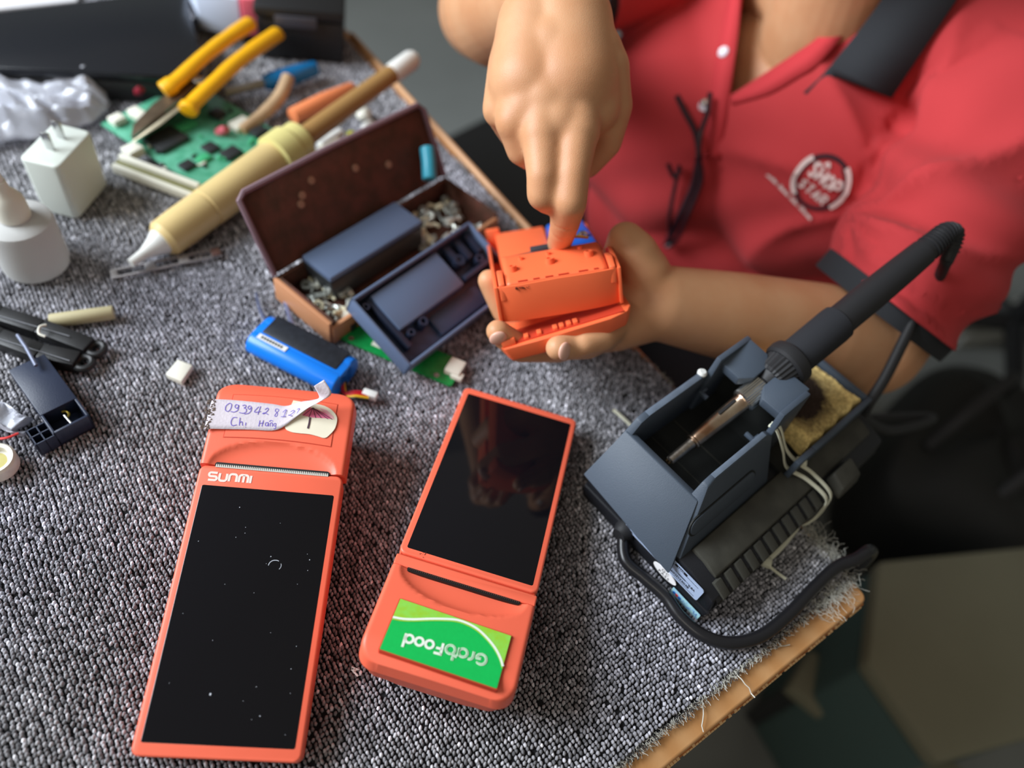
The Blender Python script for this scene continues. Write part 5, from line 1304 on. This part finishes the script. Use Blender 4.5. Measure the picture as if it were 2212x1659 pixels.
# --- orange-tipped and other tools behind the pump
b = MB(); b.tube([at(632, 252, .009), at(700, 220, .010), at(762, 190, .010)], [.0078, .0085, .0060], 18); place(b, 'rubber_sleeve', [mat('orange_rubber', srgb(226, 132, 84), .5)], 'short orange rubber sleeve behind the cream pump', 'sleeve', bevel=.001)
b = MB(); b.tube(spline([at(622, 168, .02), at(604, 208, .014), at(572, 244, .010), (at(520, 284, .008))], 6), [.0062] * 13 + [.0055] * 6, 14); place(b, 'wooden_stick', [mat('pale_wood', srgb(196, 164, 128), .6, var=.2, vscale=80)], 'bent pale wooden stick between the green board and the orange sleeve', 'stick')
SDR = thing('screwdriver', 'screwdriver with a blue translucent handle and pale shaft', 'screwdriver', T(*at(570, 178, .01)))
b = MB(); b.tube([at(570, 180, .012), at(584, 176, .0125), at(640, 160, .013), at(682, 147, .013)], [.006, .0085, .0088, .0070], 16); wchild(b, 'handle', [mat('blue_handle', srgb(20, 110, 170), .25)], SDR, bevel=.0008)
b = MB(); b.tube([at(486, 200, .010), at(572, 179, .012)], .0040, 12); wchild(b, 'shaft', [mat('grey_shaft', srgb(150, 148, 140), .4, metal=.5)], SDR)
# --- yellow handled cutters
M_yel = mat('yellow_grip', srgb(232, 170, 20), 0.35)
PLR = thing('cutting_pliers', 'yellow-handled pliers with worn brown jaws resting on the green board', 'pliers', T(*at(360, 230, .02)))
for pts, rr in ((((352, 196, .032), (385, 172, .037), (440, 122, .041), (490, 84, .041), (540, 50, .040)), (.0085, .0072, .0070, .0074, .0080)), (((404, 240, .028), (418, 222, .030), (460, 182, .034), (520, 128, .036), (600, 72, .034)), (.0090, .0072, .0070, .0074, .0080))):
    b = MB(); P = spline([at(*p) for p in pts], 6); b.tube(P, [rr[min(int(i / len(P) * 5), 4)] for i in range(len(P))], 16, flat=.8); wchild(b, 'handle_grip', [M_yel], PLR, bevel=.0012)
J = at(392, 200, .030); 
b = MB(); b.hull([at(420, 160, .034), at(445, 172, .034), at(330, 262, .024), at(282, 300, .020), at(288, 268, .020), at(330, 224, .024)], [at(420, 160, .024) , at(445, 172, .024), at(330, 262, .014), at(282, 300, .011), at(288, 268, .011), at(330, 224, .014)]); wchild(b, 'jaw', [mat('worn_jaw', srgb(104, 88, 70), .4, metal=.6, var=.3, vscale=80)], PLR, bevel=.0012)
b = MB(); b.hull([at(445, 172, .031), at(452, 186, .031), at(345, 272, .022), at(290, 306, .018), at(284, 300, .018)], [at(445, 172, .022), at(452, 186, .022), at(345, 272, .012), at(290, 306, .010), at(284, 300, .010)]); wchild(b, 'jaw', [mat('worn_jaw_light', srgb(170, 160, 136), .4, metal=.6)], PLR, bevel=.001)
MB_ = MB().lathe([(.0055, 0), (.0055, .002), (.003, .003)], 16, M=T(*at(430, 176, .035))); wchild(MB_, 'pivot', [M_steel], PLR)
# --- large pale green board
Q = [at(x, y, .007) for x, y in ((218, 268), (385, 188), (650, 282), (436, 408))]
QM = frame(sum(Q, Vector()) / 4, (Q[2] - Q[3]) + (Q[1] - Q[0]), (Q[1] - Q[2]) + (Q[0] - Q[3]))
QX = ((Q[2] - Q[3]).length + (Q[1] - Q[0]).length) / 4; QY = ((Q[1] - Q[2]).length + (Q[0] - Q[3]).length) / 4
MBD = thing('motherboard', 'pale green motherboard crowded with chips under the yellow pliers', 'circuit board', QM)
MB().box(-QX, QX, -QY, QY, -.0022, 0).build('board', [M_pcb], MBD, bevel=.0003)
QMi = QM.inverted()
def comp(px, py, w_, d_, h_, m, name, rot=0.0):
    p = QMi @ at(px, py, .007); MB().box(-w_ / 2, w_ / 2, -d_ / 2, d_ / 2, 0, h_, M=T(p.x, p.y, 0, rot)).build(name, [m], MBD, bevel=.0006)
M_bgreen = mat('pale_green_part', srgb(60, 160, 110), .4)
for a in ((360, 305, .030, .024, .004, M_chip, 'chip'), (290, 335, .014, .012, .008, M_conn, 'socket'), (455, 322, .012, .012, .003, M_chip, 'chip'), (440, 345, .012, .008, .003, M_bgreen, 'component'), (500, 335, .016, .012, .004, M_chip, 'chip'), (520, 275, .018, .012, .006, M_conn, 'socket'), (470, 250, .012, .012, .004, M_chip, 'chip'), (405, 360, .012, .010, .003, M_chip, 'chip'), (300, 255, .010, .016, .007, M_conn, 'socket'), (255, 215 + 50, .012, .010, .006, M_conn, 'socket'), (560, 290, .014, .010, .005, M_chip, 'chip'), (400, 275, .020, .010, .003, M_bgreen, 'component'), (345, 255, .012, .008, .005, M_steel, 'component'), (600, 300, .012, .010, .006, M_steel, 'component')):
    comp(*a)
for i in range(46):
    comp(rnd.uniform(260, 600), rnd.uniform(230, 380), rnd.uniform(.002, .006), rnd.uniform(.002, .004), rnd.uniform(.001, .003), rnd.choice([M_chip, M_conn, M_steel, M_bgreen]), 'component', rnd.uniform(0, 1.5)) if True else None
s0 = QMi @ at(262, 348, .009); s1 = QMi @ at(432, 412, .009); dd = math.atan2(s1.y - s0.y, s1.x - s0.x); ln_ = (s1 - s0).length
for off, m, h_ in ((0, M_conn, .009), (-.0055, mat('olive_strip', srgb(120, 118, 74), .4), .006), (-.010, M_conn, .006)):
    b = MB(); b.box(0, ln_, off - .0022, off + .0022, -.002, h_, M=T(s0.x, s0.y, 0, dd)); b.build('slot_connector', [m], MBD, bevel=.0006)
# --- white charger cube
A0, A1, A2 = at(165, 480, 0), at(95, 455, 0), at(232, 400, 0)
Wm = frame((A1 + A2) / 2 + Vector((0, 0, .0008)), (A2 - A0), Vector((0, 0, 1)).cross(A2 - A0))
CG = thing('charger', 'white cube phone charger standing with its prongs upward', 'charger', Wm)
wx, wy = (A2 - A0).length / 2, (A1 - A0).length / 2
MB().prism(rrect(-wx, wx, -wy - .001, wy + .001, .005), 0, .051).build('body', [mat('milky_white', srgb(206, 212, 204), .4)], CG, bevel=.002, seg=3)
for x in (-.007, .008): MB().box(x - .0008, x + .0008, -.0035, .0035, .049, .066).build('prong', [M_steel], CG, bevel=.0004)
# --- dropper bottle
Bc = at(82, 572, 0); BT = thing('dropper_bottle', 'frosted white dropper bottle with a hooked nozzle', 'bottle', T(Bc.x, Bc.y, .0008))
M_frost = mat('frosted_plastic', srgb(206, 206, 204), .5, trans=.25, ior=1.2)
MB().lathe([(.018, 0), (.0225, .002), (.0232, .006), (.0232, .040), (.0222, .0435), (.0190, .0455), (.011, .0465), (.010, .050)], 36).build('body', [M_frost], BT)
MB().lathe([(.0105, .0475), (.0110, .049), (.0105, .062), (.0080, .067), (.0050, .071), (.0045, .078)], 28).build('cap', [M_conn], BT)
b = MB(); b.tube(spline([(0, 0, .076), (-.002, .003, .088), (-.008, .004, .094), (-.016, .003, .092), (-.019, .001, .086)], 6), [.0042 - .00009 * i for i in range(25)], 12); b.build('nozzle', [M_white], BT)
# --- crumpled clear bubble film
def crumple(name, corners, hmax, m, label, cat, seed, nx=46, ny=40, freq=1.0):
    r_ = np.random.default_rng(seed); A, B_, C_, D_ = [Vector(c) for c in corners]; b = MB()
    ph = r_.uniform(0, 6.28, (14, 3)); fr = r_.uniform(3, 17, (14, 2)) * freq
    def f(u, v):
        p = A.lerp(B_, u).lerp(D_.lerp(C_, u), v); h = sum(abs(math.sin(fr[k, 0] * u + fr[k, 1] * v + ph[k, 0])) * (.5 if k > 6 else 1) for k in range(14)) / 10
        e = min(1, min(u, 1 - u, v, 1 - v) * 7)
        return (p.x + .004 * math.sin(9 * v + ph[0, 1]), p.y + .004 * math.sin(8 * u + ph[1, 1]), p.z + hmax * (.18 + .82 * e) * h * (.55 + .45 * math.sin(3 * u + 2 * v + ph[2, 2]) ** 2))
    b.grid(nx, ny, f); o = b.build(name, [m], ang=25, solid=.0004); tag(o, label, cat); return o
M_film = mat('clear_film', srgb(226, 228, 238), .16, trans=.55, ior=1.3, spec=1.0)
crumple('bubble_wrap', [at(-30, 330, .003), at(215, 275, .003), at(262, 176, .006), at(-40, 162, .006)], .034, M_film, 'crumpled clear bubble film behind the white charger', 'bubble wrap', 5, freq=1.4)
ZB = crumple('bag_film', [at(-40, 950, .002), at(46, 938, .002), at(66, 903, .002), at(-20, 862, .002)], .014, M_film, None, None, 9, 26, 20)
ZP = thing('zip_bag', 'small clear zip bag with a red seal beside the navy plastic housing', 'bag', T(*at(20, 920, .0)))
ZB.parent = ZP; ZB.matrix_parent_inverse = ZP.matrix_world.inverted()
b = MB(); b.tube(spline([at(-10, 948, .006), at(14, 946, .007), at(40, 936, .006)], 5), .0008, 6); wchild(b, 'seal_strip', [mat('red_seal', srgb(226, 70, 70), .4)], ZP)
# --- black rails and navy box at the left edge
for (pts, label) in ((((-60, 655, .007), (0, 683, .007), (90, 712, .007), (196, 752, .006)), 'upper black plastic rail with a ring at its end'), (((-60, 700, .007), (0, 732, .007), (90, 765, .007), (170, 782, .006)), 'lower black plastic rail with a ring at its end')):
    RL = thing('plastic_rail', label, 'rail', T(*at(pts[1][0] + 60, pts[1][1] + 10, .004)))
    P = [at(*p) for p in pts]
    b = MB()
    for p, q in zip(P, P[1:]):
        t = (q - p).normalized(); sd = Vector((0, 0, 1)).cross(t).normalized() * .0062; up = Vector((0, 0, .0058)); b.hull([p + sd - up, p - sd - up, p - sd + up * .8, p + sd + up * .8], [q + sd - up, q - sd - up, q - sd + up * .8, q + sd + up * .8])
    wchild(b, 'bar', [M_blackmat], RL, bevel=.001)
    b = MB(); c = at(pts[-1][0] + 12, pts[-1][1] + 2, .006); b.tube([c + Vector((.0052 * math.cos(a), .0052 * math.sin(a), 0)) for a in np.linspace(0, 2 * PI, 19)], .0026, 10, caps=False); wchild(b, 'ring_end', [M_blackmat], RL)
    b = MB(); b.tube([at(pts[1][0] - 20, pts[1][1] - 6, .0125), at(pts[2][0] + 60, pts[2][1] + 14, .0125)], .0003, 6); wchild(b, 'edge_wire', [mat('grey_line', srgb(120, 122, 128), .6)], RL)
b = MB(); b.tube(spline([at(100, 702, .016), at(86, 706, .017), at(84, 720, .016), at(98, 727, .015)], 5), .0009, 8); place(b, 'hook_wire', [M_conn], 'small bent cream wire hook on the upper black rail', 'wire')
b = MB(); b.tube([at(108, 694, .006), at(180, 684, .006), at(246, 675, .006)], .0052, 14); place(b, 'wooden_stick', [mat('tan_stick', srgb(176, 166, 130), .6)], 'short tan stick lying behind the black rails', 'stick', bevel=.0008)
NV = [at(x, y, .015) for x, y in ((28, 790), (86, 774), (184, 908), (98, 968))]
NX = (NV[2] - NV[1]); NM = frame((NV[0] + NV[2]) / 2, NX, (NV[1] - NV[0]))
NVB = thing('plastic_housing', 'navy plastic housing with an open compartment and slotted end', 'housing', NM)
nl, nw = NX.length / 2, .0115
MB().box(-nl, nl * .45, -nw, nw, -.0145, .0002).build('cover', [M_navy], NVB, bevel=.0006)
for x0, x1, y0, y1 in ((nl * .45, nl, -nw, -nw + .0016), (nl * .45, nl, nw - .0016, nw), (nl - .0018, nl, -nw, nw), (nl * .45, nl, -nw, nw)):
    MB().box(x0, x1, y0, y1, -.0145, 0 if y1 - y0 < .01 or x1 - x0 < .005 else -.012).build('compartment_wall', [M_navy], NVB, bevel=.0004)
b = MB(); b.tube(arc3 := [(nl * .55 + .003 * math.cos(a), .003 * math.sin(a), -.006) for a in np.linspace(0, PI, 9)], .0010, 8); b.build('spring_contact', [mat('brass', srgb(170, 150, 70), .35, metal=1)], NVB)
b = MB(); b.tube([(nl * .6, 0, -.004), (nl * .95, .001, -.006)], .0007, 6); b.build('contact_pin', [M_steel], NVB)
for i in range(2):
    for j in range(2): MB().box(nl - .012 + i * .006, nl - .0075 + i * .006, -nw - .0055 - j * .0055, -nw - .0012 - j * .0055, -.0145, -.013).build('slot_floor', [M_darkslot], NVB)
for y in (-nw - .0003, -nw - .0058, -nw - .0113): MB().box(nl - .0135, nl, y, y + .0008, -.0145, -.002).build('slot_rib', [M_navy], NVB)
for x in (-.0135, -.0073, -.0008): MB().box(nl + x, nl + x + .0008, -nw - .012, -nw, -.0145, -.002).build('slot_rib', [M_navy], NVB)
b = MB(); b.tube([at(38, 724, .018), at(56, 750, .020), at(78, 790, .019)], .0013, 10); place(b, 'metal_pin', [mat('dark_pin', srgb(110, 116, 136), .5, metal=.3)], 'short metal pin lying between rail and navy housing', 'pin')
c = at(-8, 1000, .006); JC = thing('jar_lid', 'round chalky white lid with yellow residue at the left edge', 'lid', T(c.x, c.y, 0.0008))
MB().lathe([(.0105, 0), (.0118, .001), (.0120, .009), (.0108, .0105), (.0085, .0100), (.0080, .0065), (.0005, .006)], 36).build('shell', [mat('chalk_white', srgb(222, 218, 206), .7, var=.12, vscale=200)], JC)
MB().lathe([(.0072, .0061), (.0050, .0070), (.0004, .0068)], 18).build('residue', [mat('yellow_residue', srgb(196, 186, 120), .6)], JC)
# --- stray bits
ch = [at(x, y, .002) for x, y in ((360, 815), (386, 784), (418, 796), (394, 832))]
b = MB(); b.hull([p + Vector((0, 0, -.0012)) for p in ch], [p + Vector((0, 0, .0042)) for p in ch]); place(b, 'plastic_spacer', [M_conn], 'small square ivory spacer alone on the carpet above the taped terminal', 'spacer', bevel=.0006)
L0, L1 = at(240, 596, .002), at(470, 548, .002); LMx = frame(L0, L1 - L0, Vector((0, 0, 1)).cross(L1 - L0)); LL = (L1 - L0).length
LD = thing('slotted_strip', 'flat grey metal strip with slots below the cream pump', 'strip', LMx)
M_grey = mat('dull_grey_metal', srgb(168, 164, 166), .45, metal=.4)
for y in (-.0045, .0035): MB().box(0, LL, y, y + .0016, 0, .0018).build('rail', [M_grey], LD, bevel=.0003)
for k_ in range(4): MB().box(LL * k_ / 3.2, LL * k_ / 3.2 + LL * (.10 if k_ else .06), -.0045, .0050, 0, .0017).build('cross_bar', [M_grey], LD, bevel=.0003)
MB().box(LL * .94, LL * 1.03, -.004, .004, .0005, .003).build('dark_end', [mat('rust_end', srgb(96, 66, 58), .6)], LD, bevel=.0005)
for px, py, r, m, lb in ((800, 287, .0085, M_white, 'glossy white round cap behind the brown case lid'), (786, 254, .0075, M_conn, 'cream cap beside the shaft of the cream pump'), (760, 302, .0060, mat('lime_led', srgb(196, 196, 20), .3), 'lime yellow cap behind the brown case lid')):
    p = at(px, py, .001); place(MB().lathe([(r * .7, 0), (r, r * .25), (r, r * .8), (r * .6, r * 1.3), (r * .1, r * 1.45)], 20, M=T(p.x, p.y, .0008)), 'plastic_cap', [m], lb, 'knob')  # small loose plastic caps
b = MB(); b.tube([at(690, 312, .008), at(738, 284, .009)], [.0058, .0048], 14, flat=.7); place(b, 'glossy_lever', [M_white], 'glossy white lever next to the pump collar', 'lever', bevel=.001)
b = MB(); q = [at(x, y, .004) for x, y in ((676, 352), (690, 318), (736, 296), (730, 326))]; b.hull([p - Vector((0, 0, .003)) for p in q], [p + Vector((0, 0, .006)) for p in q]); place(b, 'white_block', [M_conn], 'pale block in front of the glossy white lever', 'block', bevel=.001)
for px, py, c, lb in ((300, 195, srgb(150, 40, 56), 'small red and black plug at the back of the pale green board'), (482, 282, srgb(190, 90, 100), 'pink wire nut on the pale green board')):
    p = at(px, py, .012); b = MB(); b.lathe([(.004, -.008), (.0045, 0), (.003, .006)], 12, M=T(*p, 0.4, .9)); place(b, 'wire_plug', [mat('plug_col', c, .4)], lb, 'plug')
# --- dark equipment along the far edge
q = [at(x, y, .03) for x, y in ((-80, 142), (246, 156), (440, 166), (398, -24), (-80, 34))]
EQ = thing('equipment_case', 'flat black equipment case at the far left of the bench', 'case', T(*at(200, 100, .0)))
b = MB(); b.hull([p + Vector((0, 0, -.0292)) for p in q], [p + Vector((0, 0, -.009)) for p in q]); wchild(b, 'body', [M_blackmat], EQ, bevel=.002)
cq = sum(q, Vector()) / 5
b = MB(); b.hull([cq + (p - cq) * 1.01 + Vector((0, 0, -.0085)) for p in q], [cq + (p - cq) * 1.01 for p in q]); wchild(b, 'lid', [mat('black_panel', srgb(26, 28, 33), .25)], EQ, bevel=.002)
q = [at(x, y, .004) for x, y in ((-90, -60), (190, -90), (165, 2), (-90, 30))]; b = MB(); b.hull([p - Vector((0, 0, .003)) for p in q], q); place(b, 'paper_sheet', [mat('pale_paper', srgb(206, 204, 206), .7)], 'pale sheet of paper behind the flat black case', 'paper')
BX = thing('tool_box', 'black tool box at the far edge of the bench behind the blue screwdriver', 'box', T(-.052, .760, .0008, math.radians(-28)))
MB().box(-.038, .045, -.055, .05, 0, .042).build('body', [M_blackmat], BX, bevel=.003)
MB().box(-.040, .047, -.057, .052, .0425, .055).build('lid', [M_blackmat], BX, bevel=.004)
MB().box(-.02, .02, -.059, -.057, .036, .048).build('latch', [mat('latch_grey', srgb(70, 70, 78), .4)], BX, bevel=.001)
p = [at(x, y, .03) for x, y in ((398, -30), (530, -40), (520, 42), (425, 22))]; b = MB(); b.hull([q - Vector((0, 0, .02)) for q in p], [q + Vector((0, 0, .02)) for q in p]); place(b, 'small_carton', [mat('pale_blue_card', srgb(196, 206, 226), .6)], 'pale blue carton beyond the yellow plier handles', 'carton', bevel=.002)
p = [at(x, y, .035) for x, y in ((528, -30), (582, -30), (572, 38), (522, 36))]; b = MB(); b.hull([q - Vector((0, 0, .02)) for q in p], [q + Vector((0, 0, .018)) for q in p]); place(b, 'small_carton', [mat('pink_card', srgb(232, 104, 122), .6)], 'pink carton next to the pale blue one', 'carton', bevel=.002)
b = MB(); p = at(1086, 418, .002); b.lathe([(.004, -.005), (.0075, -.002), (.008, .002), (.005, .006), (.001, .007)], 18, M=T(-.0045, .386, .003)); place(b, 'brass_edge_knob', [mat('brass_knob', srgb(206, 150, 76), .3, metal=.7)], 'small round brass knob at the table edge behind the held terminal', 'knob')  # round brass knob on the table edge
b = MB(); b.tube([(-.0035, .74, -.001), (-.004, .60, -.001), (-.0045, .395, -.001)], .0032, 12); place(b, 'brass_rod', [mat('tan_rod', srgb(196, 150, 110), .4)], 'thin tan rod running along the far table edge', 'rod')
# ------------------------------------------------------------------ things on the floor beside the bench
M_olive = mat('olive_grey_board', srgb(128, 126, 106), 0.6, var=.12, vscale=6)
M_teal = mat('teal_grey_side', srgb(70, 92, 90), 0.6)
q = [at(x, y, -.40) for x, y in ((1905, 1215), (1880, 1430), (2030, 1640), (2330, 1560), (2260, 1180))]
CT = thing('storage_crate', 'olive-grey storage crate on the floor below the bench corner', 'crate', T(*(sum(q, Vector()) / 5).xy, -.75))
c0 = sum(q, Vector()) / 5
b = MB(); b.hull([Vector((p.x, p.y, -.7495)) for p in q], [Vector((p.x, p.y, -.435)) for p in q]); wchild(b, 'body', [M_teal], CT, bevel=.006)
b = MB(); b.hull([c0 + (p - c0) * 1.03 + Vector((0, 0, -.03)) for p in q], [c0 + (p - c0) * 1.03 for p in q]); wchild(b, 'lid', [M_olive], CT, bevel=.008)
p0, p1 = at(1730, 1440, -.55), at(2130, 1760, -.55); t = (p1 - p0).normalized(); sd = Vector((0, 0, 1)).cross(t).normalized() * .035
b = MB(); b.hull([p0 + sd - Vector((0, 0, .03)), p1 + sd - Vector((0, 0, .03)), p1 - sd - Vector((0, 0, .03)), p0 - sd - Vector((0, 0, .03))], [p0 + sd, p1 + sd, p1 - sd, p0 - sd])
RLB = thing('floor_rack', 'low olive-grey rail on short feet in front of the storage crate', 'rack', T(p0.x, p0.y, -.75))
wchild(b, 'rail', [M_olive], RLB, bevel=.006)
for f in (.12, .85):
    c = p0.lerp(p1, f); b = MB(); b.box(c.x - .02, c.x + .02, c.y - .02, c.y + .02, -.7495, -.58); wchild(b, 'foot', [M_chip], RLB)
def softbox(name, c, r, m, parent=None, e=.55, rz=0.0):
    b = MB(); n, mm = 40, 24; vs = []
    sg = lambda v: math.copysign(abs(v) ** e, v)
    for i in range(mm + 1):
        th = -PI / 2 + PI * i / mm
        for j in range(n):
            ph = 2 * PI * j / n; vs.append((r[0] * sg(max(math.cos(th), 1e-4)) * sg(math.cos(ph)), r[1] * sg(max(math.cos(th), 1e-4)) * sg(math.sin(ph)), r[2] * sg(math.sin(th)) + .012 * math.sin(ph * 3 + th * 4)))
    b.add(vs, [(i * n + j, i * n + (j + 1) % n, (i + 1) * n + (j + 1) % n, (i + 1) * n + j) for i in range(mm) for j in range(n)], 0, T(*c, rz))
    return b, name, m
M_bag = mat('black_nylon', srgb(24, 25, 24), 0.7, bump=.4, bscale=90)
bc = at(2090, 1010, -.55); BG = thing('dark_filler_bag', 'black nylon duffel bag added to darken the floor behind the soldering station', 'bag', T(bc.x, bc.y, -.75))  # black bag added to keep this part of the floor dark
b, _, m = softbox('body', (bc.x, bc.y, -.60), (.20, .15, .148), M_bag, rz=.3); wchild(b, 'body', [m], BG)
for s in (-.06, .06):
    b = MB(); b.tube(spline([(bc.x - .12, bc.y + s, -.47), (bc.x - .06, bc.y + s, -.40), (bc.x + .05, bc.y + s, -.39), (bc.x + .12, bc.y + s, -.47)], 8), .010, 10, flat=.5); wchild(b, 'strap', [M_black2], BG)
bc = at(2225, 560, -.45); CHR = thing('office_chair', 'black office chair standing behind the worker at the right edge', 'chair', T(bc.x + .12, bc.y - .05, -.75))
b, _, m = softbox('seat', (0, 0, .42), (.22, .22, .045), M_bag); b.build('seat', [m], CHR)
b, _, m = softbox('back', (.20, 0, .72), (.04, .20, .22), M_bag); b.build('backrest', [m], CHR)
MB().tube([(0, 0, .08), (0, 0, .40)], .025, 14).build('column', [M_blackmat], CHR)
MB().tube([(.05, 0, .40), (.2, 0, .42), (.22, 0, .55)], .018, 10).build('back_bracket', [M_blackmat], CHR)
for k_ in range(5):
    a = k_ * 2 * PI / 5; b = MB(); b.tube([(0, 0, .10), (.15 * math.cos(a), .15 * math.sin(a), .085), (.26 * math.cos(a), .26 * math.sin(a), .06)], [.024, .020, .014], 10); b.build('leg', [M_blackmat], CHR)
    MB().lathe([(.012, -.012), (.027, -.010), (.027, .010), (.012, .012)], 16, M=T(.26 * math.cos(a), .26 * math.sin(a), .0275, a) @ Matrix.Rotation(PI / 2, 4, 'X')).build('castor', [M_black2], CHR)
q = [at(x, y, -.70) for x, y in ((2060, 660), (2230, 640), (2230, 700), (2090, 725))]; b = MB(); b.hull([p + Vector((0, 0, -.0492)) for p in q], q); place(b, 'paper_bundle', [mat('grey_paper', srgb(170, 172, 168), .7)], 'pale grey paper bundle on the floor behind the sleeve', 'paper', bevel=.004)

q = [at(x, y, -.42) for x, y in ((960, 300), (1130, 215), (1330, 420), (1150, 560))]
SBX = thing('shade_box', 'black lidded box added to stand for the shaded floor behind the bench edge', 'box', T(*(sum(q, Vector()) / 4).xy, -.75)); c0 = sum(q, Vector()) / 4  # black box added in place of the shadow on the floor here
b = MB(); b.hull([Vector((p.x, p.y, -.7495)) for p in q], [Vector((p.x, p.y, -.455)) for p in q]); wchild(b, 'body', [M_bag], SBX, bevel=.008)
b = MB(); b.hull([c0 + (p - c0) * 1.03 + Vector((0, 0, -.03)) for p in q], [c0 + (p - c0) * 1.03 for p in q]); wchild(b, 'lid', [M_blackmat], SBX, bevel=.008)
